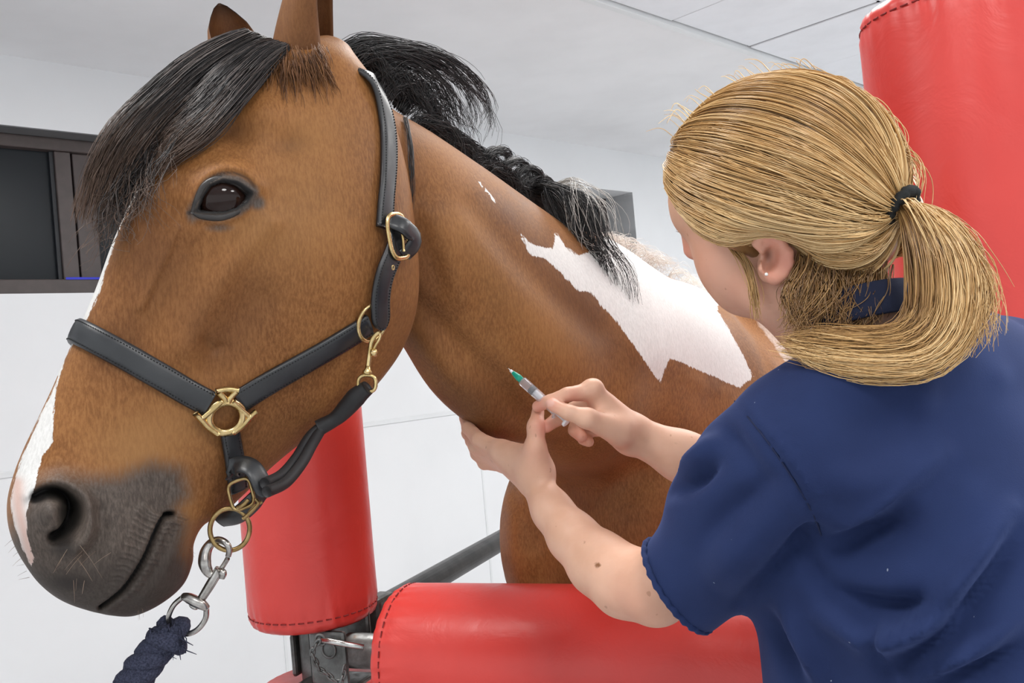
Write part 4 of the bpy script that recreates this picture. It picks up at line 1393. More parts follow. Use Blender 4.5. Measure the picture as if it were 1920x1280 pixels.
# longer coat hair round the ear base
MS = []
for q in range(64):
    x0 = 505 + (q * 61.8 % 107); y0 = RNG.uniform(84, 140)
    dx = (x0 - 520) * .25 + RNG.normal() * 6
    MS.append(clump(hp([(x0, y0, .006), (x0 + dx * .5, y0 + 20, .005), (x0 + dx, y0 + 50 + RNG.normal() * 14, .0012)]), 6, [.006, .006, .005], 8, .0012, .8))
S = np.concatenate(MS); strand_obj('ear_tuft', S, taper(len(S), 8, .00045), M['earhair'], horse)
# chin and muzzle whiskers
WS = []
def whisk(x, y, dx, dy, d=None):
    dd = head_depth(x, y) - .001 if d is None else d
    WS.append(curve(PL([(x, y, dd), (x + dx * .5, y + dy * .45, dd - .012), (x + dx, y + dy, dd - .016)]), 8))
for q in range(36):
    u = RNG.random(); b = np.array([355, 1000]) * (1 - u) + np.array([262, 1132]) * u
    whisk(b[0] - 6, b[1], RNG.uniform(8, 34) * (1.1 - u), RNG.uniform(8, 40), 1.0 - .04 * u)
for q in range(10):
    whisk(RNG.uniform(120, 220), RNG.uniform(1020, 1090), RNG.uniform(-34, 34), RNG.uniform(20, 50))
whisk(150, 1022, 42, 62); whisk(128, 1052, -30, 22)
for q in range(7): whisk(25 + q * 5, 1010 + q * 12, -RNG.uniform(8, 22), RNG.uniform(2, 16), .93)
S = np.array(WS); strand_obj('whiskers', S, taper(len(S), 8, .00022), M['whisker'], horse)['kind'] = 'stuff'

# ------------------------------------------------------------------ halter
halter = empty('halter', P(420, 765, .95), 'black leather halter with brass fittings on the horse\'s head', 'halter')


def mirror(p):
    return p - 2 * ((p - H0) @ HL)[..., None] * HL


def mirror_n(n):
    return n - 2 * (n @ HL)[..., None] * HL


def strap(name, p, n, width, thick=.0045, mat='leather', stitch=True, parent=None):
    p = resample(p, max(12, len(p)))
    n2 = np.stack([np.convolve(np.pad(n[:, i], 3, 'edge'), np.ones(7) / 7, 'valid') for i in range(3)], 1)
    n2 = unit(catmull(n2, len(p)))
    v, f = ribbon_geo(p, n2, width, thick)
    o = mesh_obj(name, v, f, M[mat], halter if parent is None else parent)
    if stitch:
        tt = unit(np.gradient(p, axis=0)); nn = unit(n2 - np.sum(n2 * tt, 1, keepdims=True) * tt); s = np.cross(tt, nn)
        wd = np.broadcast_to(np.asarray(width, float), (len(p),))
        parts = []
        for e in (-1, 1):
            line = resample(p + s * (e * (wd / 2 - .0032))[:, None] + nn * (thick * 1.12), 400)
            L = np.linalg.norm(np.diff(line, axis=0), axis=1).sum(); m = int(L / .0034)
            line = resample(line, m * 2 + 1)
            for i in range(m):
                parts.append(tube_geo(np.array([line[2 * i], line[2 * i + 1]]), .00050, 4))
        v, f = join_geo(parts)
        tag(mesh_obj('stitching', v, f, M['stitch'], o), kind='stuff')
    return o


def smooth_path(p, it=6):
    p = p.copy()
    for _ in range(it):
        p[1:-1] = .5 * p[1:-1] + .25 * (p[:-2] + p[2:])
    return p


# noseband over the nose
p, n = HEAD.path([(150, 622), (185, 640), (240, 670), (300, 705), (350, 734), (392, 756)], 40, .001)
pm, nm = mirror(p)[::-1], mirror_n(n)[::-1]
pa = np.vstack([pm, p]); na = np.vstack([nm, n])
pa = smooth_path(resample(pa, 120), 10); na = unit(smooth_path(resample(na, 120), 6))
strap('noseband', pa, na, .0275, .006)
# cheek strap
p, n = HEAD.path([(446, 752), (500, 718), (560, 684), (630, 644), (690, 607)], 40, .0015)
strap('cheek_strap', smooth_path(p), n, .0265, .005)
# head strap behind the ears
p, n = BODY.path([(684, 142), (708, 182), (722, 240), (724, 310), (718, 380), (716, 430)], 40, .003)
p = smooth_path(p, 12)
pm, nm = mirror(p)[::-1], mirror_n(n)[::-1]
over = np.array([(pm[-1] + p[0]) / 2 + UP * .012])
pa = np.vstack([pm, over, p]); na = np.vstack([nm, [UP], n])
strap('head_strap', smooth_path(resample(pa, 120), 4), unit(smooth_path(resample(na, 120), 6)), .0245, .0055)
p2, n2 = BODY.path([(694, 150), (690, 200)], 4, .003)
# tail of the strap below the buckle
p, n = BODY.path([(735, 425), (728, 470), (708, 520), (702, 570), (706, 612)], 36, .009)
wv = np.concatenate([np.full(30, .0255), .0255 * np.sqrt(np.clip(1 - np.linspace(0, .96, 6) ** 2, 0, 1))])
strap('strap_tail', smooth_path(p, 8), n, wv, .0045)
# buckle
bc, bn2 = BODY.px(728, 447, .012)
ax1 = unit(P(737, 486, 1.0) - P(716, 408, 1.0)); ax1 = unit(ax1 - (ax1 @ bn2) * bn2); ax2 = np.cross(bn2, ax1)
v, f = tube_geo(ring_pts(bc, ax1, ax2, .0250, .0155, 44, 3.2) + bn2 * .004, .0030, 12, closed=True, flat=.7); mesh_obj('buckle', v, f, M['brass'], halter)
v, f = tube_geo(curve(np.array([bc - ax1 * .024 + bn2 * .005, bc + bn2 * .010, bc + ax1 * .018 + bn2 * .008]), 10), .0016, 8); mesh_obj('buckle_prong', v, f, M['brass'], halter)
k, kn = BODY.path([(716, 418), (733, 436), (747, 452), (742, 478)], 16, .012)
strap('strap_loop', k + bn2 * np.array([0, .004, .008, .01, .012, .012, .012, .012, .012, .012, .012, .011, .01, .008, .004, 0])[:, None], kn, .0205, .004, stitch=False)
for hx, hy in ((743, 452), (715, 502)):
    c, nn = BODY.px(hx, hy, .016); v, f = tube_geo(ring_pts(c + nn * .0035, unit(np.cross(nn, _u)), _u, .0016, .0026, 14), .0007, 6, closed=True); mesh_obj('punch_hole', v, f, M['brass'], halter)
# cheek ring
rc, rn = BODY.px(692, 603, .006)
u1 = unit(np.cross(rn, _u)); u2 = np.cross(u1, rn)
v, f = tube_geo(ring_pts(rc, u1, u2, .0190, .0215, 40), .0024, 12, closed=True); mesh_obj('cheek_ring', v, f, M['brass'], halter)
# brass snap hanging from the ring
def vtube(pts, r, mat, name, parent, sides=12, n=24):
    v, f = tube_geo(curve(PL(pts), n), r if np.isscalar(r) else np.interp(np.linspace(0, 1, n), np.linspace(0, 1, len(r)), r), sides)
    return mesh_obj(name, v, f, M[mat], parent)
ds = (rc - CAM) @ _f - .006
snap = vtube([(712, 622, ds), (704, 628, ds), (697, 640, ds), (694, 656, ds), (691, 680, ds), (689, 702, ds)], [.0024, .003, .0026, .0028, .003, .003], 'brass', 'snap_hook', halter)
vtube([(713, 624, ds), (712, 634, ds), (704, 648, ds), (698, 662, ds)], .0017, 'brass', 'snap_gate', halter)
v, f = lathe_geo([(.002, -.004), (.0042, -.003), (.0046, 0), (.0042, .003), (.002, .004)], P(701, 661, ds - .003), unit(P(1, 0, 1) - P(0, 0, 1)), 16); mesh_obj('snap_stud', v, f, M['brass'], halter)
v, f = lathe_geo([(.004, 0), (.0055, .001), (.0055, .004), (.0035, .006), (.003, .010)], P(688, 702, ds), unit(P(692, 670, ds) - P(688, 702, ds)), 20); mesh_obj('snap_collar', v, f, M['brass'], halter)
v, f = tube_geo(ring_pts(P(688, 719, ds), unit(_r), _u, .0100, .0095, 28, 2.6), .0022, 10, closed=True); mesh_obj('snap_eye', v, f, M['brass'], halter)
# rolled throat piece under the jaw
vtube([(690, 726, ds), (670, 742, ds + .004), (652, 762, ds + .008), (630, 784, ds + .010), (598, 802, ds + .008)], [.0085, .0115, .0105, .0085, .0095], 'rolled', 'throat_strap', halter, 14, 36)
vtube([(604, 798, ds + .008), (580, 820, ds), (556, 858, ds - .02), (528, 890, ds - .045), (496, 906, ds - .075)], .0062, 'rolled', 'rolled_cord', halter, 12, 36)
vtube([(600, 808, ds + .004), (586, 832, ds - .01), (566, 868, ds - .03), (536, 904, ds - .055), (500, 922, ds - .085)], .0062, 'rolled', 'rolled_cord', halter, 12, 36)
# brass square where the straps meet
sq, sn = HEAD.px(421, 772, .009)
x1 = unit(np.cross(_u, sn)); x1 = x1 if x1 @ _r > 0 else -x1; y1 = unit(np.cross(sn, x1)); y1 = y1 if y1 @ _u < 0 else -y1   # x right, y down
pxm = ((sq - CAM) @ _f) / FPX
def SQ(dx, dy, h=0.0): return sq + x1 * (dx * pxm) + y1 * (dy * pxm) + sn * h
parts = [tube_geo(ring_pts(SQ(0, 6), x1, y1, 31 * pxm, 30 * pxm, 44), .0044, 12, closed=True, flat=.75)]
for pts, r in (([(-22, -46), (0, -49), (18, -46)], .0046), ([(-18, -44), (-8, -34), (-4, -24)], .0048), ([(15, -44), (6, -34), (2, -24)], .0048),
               ([(-56, -4), (-46, 8), (-32, 24), (-14, 38)], .0044), ([(56, -4), (44, 8), (31, 24), (13, 38)], .0044), ([(-10, -26), (-26, -10), (-44, 6)], .0042), ([(8, -26), (24, -10), (42, 6)], .0042)):
    c = np.array([SQ(a, b) for a, b in pts])
    parts.append(tube_geo(curve(c, 14), r, 10, flat=.75))
v, f = join_geo(parts); mesh_obj('strap_square', v, f, M['brass'], halter)
# drop strap from the square to the chin
p, n = HEAD.path([(426, 800), (430, 830), (435, 862), (438, 890), (439, 912)], 26, .006)
strap('drop_strap', smooth_path(p, 6), n, np.linspace(.0205, .0225, 26), .005)
dc = head_depth(436, 900) - .016
c = curve(PL([(432, 884, dc), (440, 876, dc - .010), (456, 872, dc - .018), (474, 880, dc - .022), (488, 904, dc - .024), (494, 930, dc - .022)]), 24)
tn = unit(np.gradient(c, axis=0)); nn = unit(np.cross(tn, unit(_f * .8 + _u * .3 - _r * .4))); nn = np.where((nn @ (_u + _r * .6 - _f * .4))[:, None] > 0, nn, -nn)
wv = np.concatenate([np.full(18, .0215), .0215 * np.sqrt(np.clip(1 - np.linspace(0, .95, 6) ** 2, 0, 1))])
c2 = c.copy()
sidev = unit(-_f * .80 + _u * .10 - _r * .25)
strap('strap_tongue', c2, unit(_u * .35 + _r * .75 - _f * .75) + 0 * c2, wv, .0035, stitch=False)
v, f = tube_geo(ring_pts(P(452, 926, dc - .012), unit(_r * .9 + _u * .35), unit(_u * .95 - _r * .25), .0125, .0150, 36, 4), .0020, 10, closed=True); mesh_obj('chin_buckle', v, f, M['oldbrass'], halter)
vtube([(446, 952, dc - .014), (456, 946, dc - .016), (466, 936, dc - .015)], .0022, 'oldbrass', 'chin_buckle_prong', halter)
vtube([(480, 936, dc - .016), (484, 944, dc - .018), (470, 960, dc - .018), (456, 972, dc - .016)], .0020, 'oldbrass', 'keeper_link', halter)
vtube([(492, 940, dc - .014), (476, 950, dc - .016), (462, 968, dc - .018)], .0018, 'oldbrass', 'keeper_link', halter)
# chin strap passing under
cs = curve(PL([(494, 914, dc + .01), (470, 944, dc - .004), (442, 966, dc + .004), (414, 972, dc + .02)]), 30)
strap('chin_strap', cs, unit(-_u * .55 - _f * .8) + 0 * cs, .020, .005, stitch=False)
v, f = tube_geo(ring_pts(P(431, 992, dc - .008), unit(_r * .96 + _f * .15), unit(_u * .98), .0205, .0225, 44), .0027, 12, closed=True); lead_ring = mesh_obj('lead_ring', v, f, M['oldbrass'], halter)

# ------------------------------------------------------------------ lead rope with snap
dl = dc - .010
lead = empty('lead_rope', P(340, 1170, dl), 'navy rope lead with metal snap clipped to the halter ring', 'lead rope')
hk = vtube([(428, 1042, dl - .004), (430, 1030, dl - .006), (424, 1018, dl - .006), (410, 1012, dl), (396, 1018, dl + .006), (386, 1034, dl + .004), (384, 1056, dl), (392, 1074, dl), (404, 1080, dl)], [.0030, .0034, .0036, .004, .005, .0062, .0068, .0056, .003], 'nickel', 'snap_hook', lead, 14, 50)
vtube([(427, 1046, dl - .003), (420, 1058, dl), (412, 1070, dl)], .0026, 'nickel', 'snap_bolt', lead)
vtube([(412, 1066, dl), (394, 1096, dl), (374, 1128, dl)], [.0052, .0052, .0044], 'nickel', 'snap_shaft', lead, 16)
vtube([(410, 1068, dl - .002), (418, 1074, dl - .006), (416, 1084, dl - .006)], [.0025, .0042, .0030], 'nickel', 'thumb_stud', lead)
v, f = lathe_geo([(.003, 0), (.0052, .001), (.0058, .003), (.0045, .006), (.003, .007)], P(361, 1139, dl), unit(P(374, 1120, dl) - P(361, 1139, dl)), 20); mesh_obj('swivel_cap', v, f, M['nickel'], lead)
vtube([(344, 1118, dl), (352, 1120, dl - .003), (366, 1127, dl - .004), (380, 1134, dl - .003), (388, 1140, dl)], [.004, .0056, .006, .0056, .004], 'nickel', 'swivel_bar', lead)
vtube([(344, 1118, dl), (326, 1134, dl), (316, 1156, dl), (318, 1172, dl + .002)], .0028, 'nickel', 'swivel_loop', lead, 12, 30)
vtube([(387, 1139, dl), (385, 1160, dl), (370, 1180, dl), (350, 1188, dl), (334, 1180, dl + .003)], .0030, 'nickel', 'swivel_loop', lead, 12, 30)
# three-strand rope
rp = curve(PL([(322, 1176, dl), (306, 1200, dl), (290, 1222, dl - .004), (270, 1248, dl - .008), (250, 1278, dl - .010), (228, 1320, dl - .012), (215, 1400, dl - .01)]), 70)
t_, n_, b_ = frames_along(rp)
for k in range(3):
    ph = np.linspace(0, 2 * math.pi * 2.6, 70) + k * 2.0944
    c = rp + .0085 * (np.cos(ph)[:, None] * n_ + np.sin(ph)[:, None] * b_)
    v, f = tube_geo(c, np.interp(np.linspace(0, 1, 70), [0, .12, 1], [.0085, .0105, .0115]), 14)
    v = v + RNG.normal(size=v.shape) * .0004
    mesh_obj('rope_strand', v, f, M['rope'], lead)
kn = ring_pts(P(320, 1188, dl), unit(_r * .8 + _u * .5), unit(_f * .8 + _u * .2), .013, .012, 20)
v, f = tube_geo(kn, .0095, 14, closed=True); v = v + RNG.normal(size=v.shape) * .0005; mesh_obj('rope_knot', v, f, M['rope'], lead)
kn = ring_pts(P(312, 1204, dl - .004), unit(_r * .9 - _u * .3), unit(_f * .8 - _u * .4), .014, .012, 20)
v, f = tube_geo(kn, .0085, 14, closed=True); v = v + RNG.normal(size=v.shape) * .0005; mesh_obj('rope_knot', v, f, M['rope'], lead)
FR = []
for q in range(60):
    x, y = (RNG.uniform(280, 346), RNG.uniform(1168, 1214))
    FR.append(curve(PL([(x, y, dl - .008), (x + RNG.normal() * 8, y + RNG.uniform(4, 16), dl - .016), (x + RNG.normal() * 16, y + RNG.uniform(10, 34), dl - .016)]), 6))
for q in range(14):
    FR.append(curve(PL([(282, 1206, dl), (276 + RNG.normal() * 4, 1208, dl - .01), (268 + RNG.normal() * 6, 1206 + RNG.normal() * 7, dl - .012)]), 6))
S = np.array(FR); o = strand_obj('frayed_ends', S, taper(len(S), 6, .0009), M['rope'], lead); o['kind'] = 'stuff'

# ------------------------------------------------------------------ the woman giving the injection
TF = unit(np.array([-.62, .78, 0.0]))              # torso faces away and to the left
TL = np.array([-TF[1], TF[0], 0.0])                # her left, towards the camera
SJL = P(1505, 820, .81); SJR = P(1890, 700, .97)   # shoulder joints
C7 = P(1655, 640, .84)
person = empty('person', np.array([C7[0], C7[1], 0]) - TF * .10, 'woman in navy scrubs with a blond ponytail, holding a syringe at the horse\'s neck', 'person')


def hframe(az, pi, ro):
    f = np.array([math.sin(az) * math.cos(pi), math.cos(az) * math.cos(pi), -math.sin(pi)])
    l = unit(np.cross([0, 0, 1.0], f)); u = np.cross(f, l)
    return f, u * math.cos(ro) - l * math.sin(ro), l * math.cos(ro) + u * math.sin(ro)


VF, VU, VL = hframe(-.92, .10, -.42)
VC = P(1474, 338, .845)
def VH(f, u, l): return VC + VF * f + VU * u + VL * l
VAX = (VF, VU, VL)

# ---- head and neck
g = Grid(P(1475, 420, .86) - .26, P(1475, 420, .86) + .26, .0030)
g.ell(VH(-.005, .0, 0), VAX, (.086, .078, .070), .02)
g.ell(P(1392, 440, .900), VAX, (.046, .070, .052), .03)              # face block
g.cone(P(1318, 372, .905), P(1345, 345, .88), .034, .042, .03)       # forehead
g.ell(P(1388, 500, .885), VAX, (.038, .036, .034), .025)             # cheek
g.cone(P(1415, 537, .880), P(1460, 545, .850), .024, .030, .025)     # jaw
g.ell(P(1396, 541, .900), VAX, (.020, .020, .024), .02)              # chin, mostly behind the cheek
g.chain(PL([(1304, 420, .918), (1299, 446, .934), (1298, 466, .944)]), [.0085, .0088, .0092], .010)   # nose
g.ell(P(1302, 471, .938), VAX, (.009, .0062, .010), .006)
g.cone(P(1293, 408, .918), P(1320, 420, .905), .013, .013, .015)     # brow
g.cone(P(1328, 468, .922), P(1350, 478, .90), .014, .018, .015)
g.cone(P(1338, 508, .925), P(1355, 518, .92), .010, .012, .010)      # lips
g.chain([P(1500, 500, .865), P(1560, 580, .855), P(1625, 660, .85)], [.047, .048, .056], .03)        # neck
v1, f1 = g.mesh(); del g
v1 = relax(v1, f1, 2, .4)
# ear
g = Grid(P(1450, 485, .80) - .07, P(1450, 485, .80) + .07, .0014)
ed = .805
E = lambda x, y, dz=0.0: P(x, y, ed + dz)
g.ell(E(1452, 482, .010), (unit(_r * .35 + _u * .9 + 0 * _f), unit(_r * .9 - _u * .35), _f), (.024, .0135, .008), .006)
g.chain([E(1430, 470, .004), E(1420, 455, .003), E(1424, 443, .001), E(1442, 441, -.001), E(1462, 452, -.002), E(1476, 474, -.002), E(1479, 496, -.001), E(1470, 514, .001), E(1458, 522, .002)], [.0036, .0042, .0045, .0046, .0048, .0048, .0046, .0044, .004], .004)
g.ell(E(1452, 514, .003), (_r, _u, _f), (.0085, .0095, .006), .006)
g.chain([E(1440, 462, .002), E(1456, 468, .001), E(1464, 486, .001), E(1460, 502, .002)], [.003, .0034, .0034, .003], .005)
g.cone(E(1434, 492, .001), E(1432, 502, .002), .004, .005, .006)
g.ell(E(1446, 486, -.004), (unit(_r * .3 + _u), unit(_r - _u * .3), _f), (.0125, .0062, .012), .004, 'sub')
v2, f2 = g.mesh(); del g
v2 = relax(v2, f2, 1, .4)


# ---- arms and hands
def finger(gr, pts, radii, k=.004, k0=.008):
    gr.chain(PL(pts), radii, k, k0)


def bounds(pts, pad):
    a = np.vstack(pts); return a.min(0) - pad, a.max(0) + pad


lo, hi = bounds([SJL, P(870, 780, 1.32), P(1000, 900, 1.1), P(1230, 1150, .92), P(1170, 1190, .97), P(900, 880, 1.26)], .065)
g = Grid(lo, hi, .0027)
g.chain([SJL, P(1350, 990, .885), P(1232, 1100, .945)], [.040, .040, .034], .02)
g.chain(PL([(1226, 1106, .948), (1172, 1090, .982), (1124, 1056, 1.020), (1074, 1006, 1.060), (1036, 958, 1.095), (1006, 908, 1.125)]), [.0345, .0350, .0330, .0265, .0215, .0195], .02)
# palm
W = (1002, 892, 1.132)
mc = [(940, 845, 1.165), (934, 850, 1.182), (936, 858, 1.198), (946, 870, 1.208)]
for m, rr in zip(mc, (.0125, .0120, .0115, .0105)):
    g.cone(P(*W), P(*m), .0190, rr, .012)
g.cone(P(998, 872, 1.126), P(945, 850, 1.160), .0165, .0135, .012)
finger(g, [mc[0], (898, 824, 1.195), (878, 802, 1.228), (870, 782, 1.262)], [.0125, .0100, .0088, .0075])
finger(g, [mc[1], (893, 836, 1.222), (878, 812, 1.262), (874, 792, 1.295)], [.0125, .0105, .0092, .0078])
finger(g, [mc[2], (896, 850, 1.240), (884, 826, 1.280), (880, 806, 1.310)], [.0120, .0100, .0088, .0075])
finger(g, [mc[3], (908, 868, 1.245), (898, 848, 1.278), (894, 834, 1.300)], [.0110, .0088, .0078, .0065])
finger(g, [(1006, 878, 1.122), (1004, 838, 1.108), (1005, 800, 1.110), (1009, 770, 1.124)], [.0185, .0122, .0094, .0080], .008, .018)
g.ell(P(1006, 802, 1.109), (_u, _r, _f), (.012, .0098, .0098), .006)      # knuckle
g.cone(P(1000, 850, 1.116), P(960, 850, 1.150), .0105, .0105, .014)       # web
v3, f3 = g.mesh(); del g
v3 = relax(v3, f3, 1, .4)

lo, hi = bounds([SJR, P(1000, 700, 1.10), P(1090, 840, 1.15), P(1480, 960, 1.12), P(1640, 900, 1.08)], .06)
g = Grid(lo, hi, .0027)
g.chain([SJR, P(1640, 900, 1.08), P(1480, 925, 1.10)], [.05, .046, .04], .02)
g.chain(PL([(1480, 925, 1.100), (1380, 896, 1.110), (1280, 856, 1.115), (1188, 814, 1.120)]), [.040, .036, .0285, .0235], .02)
mr = [(1110, 734, 1.100), (1116, 752, 1.122), (1122, 776, 1.138), (1132, 800, 1.146)]
for m, rr in zip(mr, (.0128, .0135, .0130, .0120)):
    g.cone(P(1184, 814, 1.118), P(*m), .0215, rr, .010)
g.cone(P(1168, 806, 1.108), P(1132, 766, 1.106), .0190, .0150, .010)
finger(g, [mr[0], (1064, 739, 1.088), (1030, 752, 1.096), (1008, 762, 1.112)], [.0118, .0086, .0078, .0074], .003, .005)
finger(g, [mr[1], (1074, 768, 1.128), (1044, 786, 1.122), (1024, 800, 1.112)], [.0120, .0092, .0085, .0078], .003, .005)
finger(g, [mr[2], (1084, 788, 1.148), (1078, 806, 1.140), (1090, 818, 1.130)], [.0120, .0095, .0086, .0078], .003, .005)
finger(g, [mr[3], (1098, 808, 1.154), (1094, 822, 1.148), (1104, 828, 1.140)], [.0110, .0088, .0078, .0070], .003, .005)
finger(g, [(1160, 808, 1.092), (1102, 784, 1.070), (1066, 773, 1.072), (1036, 759, 1.084)], [.0180, .0112, .0092, .0078], .004, .014)
g.ell(P(1100, 784, 1.070), (_r, _u, _f), (.013, .0115, .0115), .006)
g.ell(P(1112, 726, 1.098), (_r, _u, _f), (.012, .0105, .012), .008)
v4, f4 = g.mesh(); del g
v4 = relax(v4, f4, 1, .4)

# ---- torso and legs under the clothes
MID = (SJL + SJR) / 2
HIP = np.array([MID[0], MID[1], .93]) - TF * .10
def tors(gr, add, kk):
    gr.eseg(MID - UP * .02, MID * .6 + HIP * .4, TL, TL, TF, TF, .155 + add, .145 + add, .085 + add, .105 + add, kk)
    gr.eseg(MID * .6 + HIP * .4, HIP, TL, TL, TF, TF, .145 + add, .165 + add, .105 + add, .12 + add, kk)
    gr.cone(C7 - UP * .03, SJL * .75 + MID * .25 - UP * .0, .055 + add, .050 + add, kk)
    gr.cone(C7 - UP * .03, SJR * .75 + MID * .25 - UP * .0, .055 + add, .050 + add, kk)
g = Grid(np.minimum(SJL, HIP) - np.array([.2, .2, 1.3]), np.maximum(SJR, HIP) + np.array([.2, .25, .2]), .016)
tors(g, -.024, .03)
for s in (-1, 1):
    hx = HIP + TL * s * .09
    g.chain([hx, np.array([hx[0], hx[1], .50]) + TF * .04, np.array([hx[0], hx[1], .10])], [.085, .055, .042], .03)
    g.cone(np.array([hx[0], hx[1], .06]), np.array([hx[0], hx[1], .05]) + TF * .16, .045, .04, .02)
v5, f5 = g.mesh(); del g

parts = [(v1, f1), (v2, f2), (v3, f3), (v4, f4), (v5, f5)]
V = np.vstack([p[0] for p in parts]); F = []; n0 = 0
for v, f in parts:
    F.append(np.asarray(f) + n0); n0 += len(v)
F = np.vstack(F)
q3 = project(V); q2 = q3[:, :2].copy(); nh = len(v1)
def pg(x, y, d, r):
    c = P(x, y, d); return np.exp(-(np.linalg.norm(V - c, axis=1) / r) ** 2)
pink = np.zeros(len(V))
for (x, y, d, r, a) in ((1290, 466, .935, .02, .75), (1340, 490, .87, .035, .35), (1390, 530, .86, .03, .35), (1450, 452, .80, .022, .6), (1474, 490, .80, .022, .75), (1452, 516, .80, .016, .65), (1455, 545, .84, .04, .3),
                        (1008, 764, 1.10, .016, .75), (1024, 799, 1.10, .016, .85), (1090, 820, 1.13, .014, .7), (1034, 758, 1.078, .014, .55), (1075, 745, 1.08, .014, .45), (1012, 775, 1.12, .014, .4), (1000, 845, 1.1, .02, .2), (1195, 1140, .93, .04, .25), (1098, 770, 1.08, .012, .3)):
    pink = np.maximum(pink, a * pg(x, y, d, r))
nail = np.maximum(sstep(1.0, .75, np.sqrt(((q2[:, 0] - 1031) / 9.5) ** 2 + ((q2[:, 1] - 755) / 7) ** 2)) * (q3[:, 2] < 1.09), 0)
mole = np.maximum(sstep(1.0, .6, np.sqrt(((q2[:, 0] - 1121) / 6.5) ** 2 + ((q2[:, 1] - 1059) / 5.5) ** 2)), .8 * sstep(1, .5, np.hypot(q2[:, 0] - 1269, q2[:, 1] - 832) / 2.5))
hole = .9 * np.exp(-(np.hypot((q2[:, 0] - 1440) / 9, (q2[:, 1] - 478) / 14)) ** 2) * (q3[:, 2] < .83)
mesh_obj('body', V, F, M['skin'], person, attrs={'pink': pink, 'nail': nail, 'mole': mole, 'hole': hole})

# ---- scrub top
g = Grid(P(1215, 1010, .90) - np.array([.06, .25, .75]), np.maximum(SJR, HIP) + np.array([.26, .30, .28]), .0055)
tors(g, .014, .035)
g.chain([P(1512, 838, .818), P(1404, 970, .868), P(1278, 1098, .912)], [.074, .063, .052], .02)
_er = P(1640, 900, 1.08); g.cone(SJR - UP * .01, SJR * .42 + _er * .58, .066, .060, .03)
g.cone(P(1380, 860, .85), P(1335, 940, .885), .036, .038, .03)
# open sleeve
sd_ = unit(P(1276 - 83, 1100 + 54, .925) - P(1276, 1100, .905))
cE = P(1272, 1106, .908)
# cut the sleeve square at its hem and hollow it
sl, X, Y, Z = g._box(cE - .12, cE + .12, 0)
dpl = (X - cE[0]) * sd_[0] + (Y - cE[1]) * sd_[1] + (Z - cE[2]) * sd_[2] - .002
rr_ = np.sqrt((X - cE[0]) ** 2 + (Y - cE[1]) ** 2 + (Z - cE[2]) ** 2)
g.F[sl] = np.where(rr_ < .095, np.maximum(g.F[sl], dpl.astype(np.float32)), g.F[sl])
g.cone(cE + sd_ * .026, cE + sd_ * .06, .034, .05, .004, 'sub')
g.cone(P(1518, 1030, .855), P(1545, 1340, .88), .046, .05, .03)
g.cone(P(1560, 1100, .84), P(1590, 1340, .86), .06, .06, .04)
# neck opening
g.cone(C7 + UP * .02 + TF * .02, P(1560, 560, .86), .070, .072, .01, 'sub')
v, f = g.mesh(); del g
v = relax(v, f, 3, .5)
nn = vnormals(v, f); q3 = project(v); q2 = q3[:, :2].copy()
fc = sstep(-.02, .3, -np.sum(nn * unit(v - CAM), 1))
ln_plain = ln
def ln(pts, w):
    dd_, t_ = polyline_taper(q2, catmull(np.asarray(pts, float), 40))
    return np.exp(-(dd_ / w) ** 2) * np.sin(np.pi * np.clip(t_ * .84 + .08, 0, 1)) ** .8
dd = np.zeros(len(v))
dd += .010 * ln([(1550, 985), (1620, 950), (1690, 910), (1760, 850)], 26) - .010 * ln([(1560, 1022), (1640, 990), (1700, 965)], 22)
dd += .007 * ln([(1560, 905), (1640, 890), (1720, 840)], 30)
dd -= .012 * ln([(1560, 1110), (1640, 1138), (1700, 1140), (1760, 1128)], 22) + .006 * ln([(1500, 1020), (1540, 1090)], 20)
dd += .010 * ln([(1540, 1150), (1620, 1185), (1700, 1190), (1790, 1160)], 24)
dd += .010 * ln([(1660, 1215), (1740, 1150), (1820, 1060), (1890, 960)], 24) - .010 * ln([(1680, 1250), (1780, 1180), (1860, 1080), (1910, 1000)], 22)
dd -= .008 * ln([(1650, 1240), (1640, 1180), (1600, 1150)], 14)
dd += .008 * ln([(1700, 1270), (1800, 1230), (1910, 1150)], 22) - .010 * ln([(1760, 1275), (1850, 1250), (1920, 1215)], 18)
dd -= .010 * ln([(1395, 1125), (1450, 1070), (1510, 1010), (1540, 985)], 20)
dd += .006 * ln([(1340, 1100), (1400, 1020), (1470, 950)], 34) - .005 * ln([(1300, 1040), (1370, 960), (1450, 900)], 26)
dd -= .008 * ln([(1262, 920), (1300, 905), (1340, 870)], 16) + .004 * ln([(1330, 800), (1380, 830), (1430, 900)], 20)
dd += .005 * ln([(1270, 880), (1310, 850), (1350, 810)], 16)
for k in range(6):
    x0, y0 = 1440 + k * 14, 812 + k * 22
    dd += .0016 * ln([(x0 + 4, y0 + 4), (x0 + 32, y0 - 4)], 5)
dd -= .0014 * ln([(1378, 752), (1440, 828), (1500, 918), (1530, 975), (1540, 1005)], 4.5)
dd += .0014 * ln([(1390, 748), (1452, 824), (1513, 914), (1545, 975)], 8)
dd += .006 * ln([(1480, 700), (1600, 720), (1720, 700)], 40)
dd -= .006 * ln([(1440, 1150), (1470, 1220), (1500, 1280)], 14)
dd += .007 * ln([(1470, 1140), (1510, 1210), (1540, 1280)], 16)
for k in range(40):
    dd += RNG.normal() * .0012 * g2(RNG.uniform(1250, 1900), RNG.uniform(700, 1280), RNG.uniform(20, 60))
v = v + nn * (2.0 * dd * fc)[:, None]
ln = ln_plain
top = mesh_obj('scrub_top', v, f, M['scrub'], person)
SH = Surf(v, f)
p, n = SH.path([(1378, 752), (1440, 828), (1500, 918), (1530, 975), (1540, 1004)], 40, .0002)
vv, ff = tube_geo(smooth_path(p), .0008, 6); mesh_obj('sleeve_seam', vv, ff, M['seam'], top)
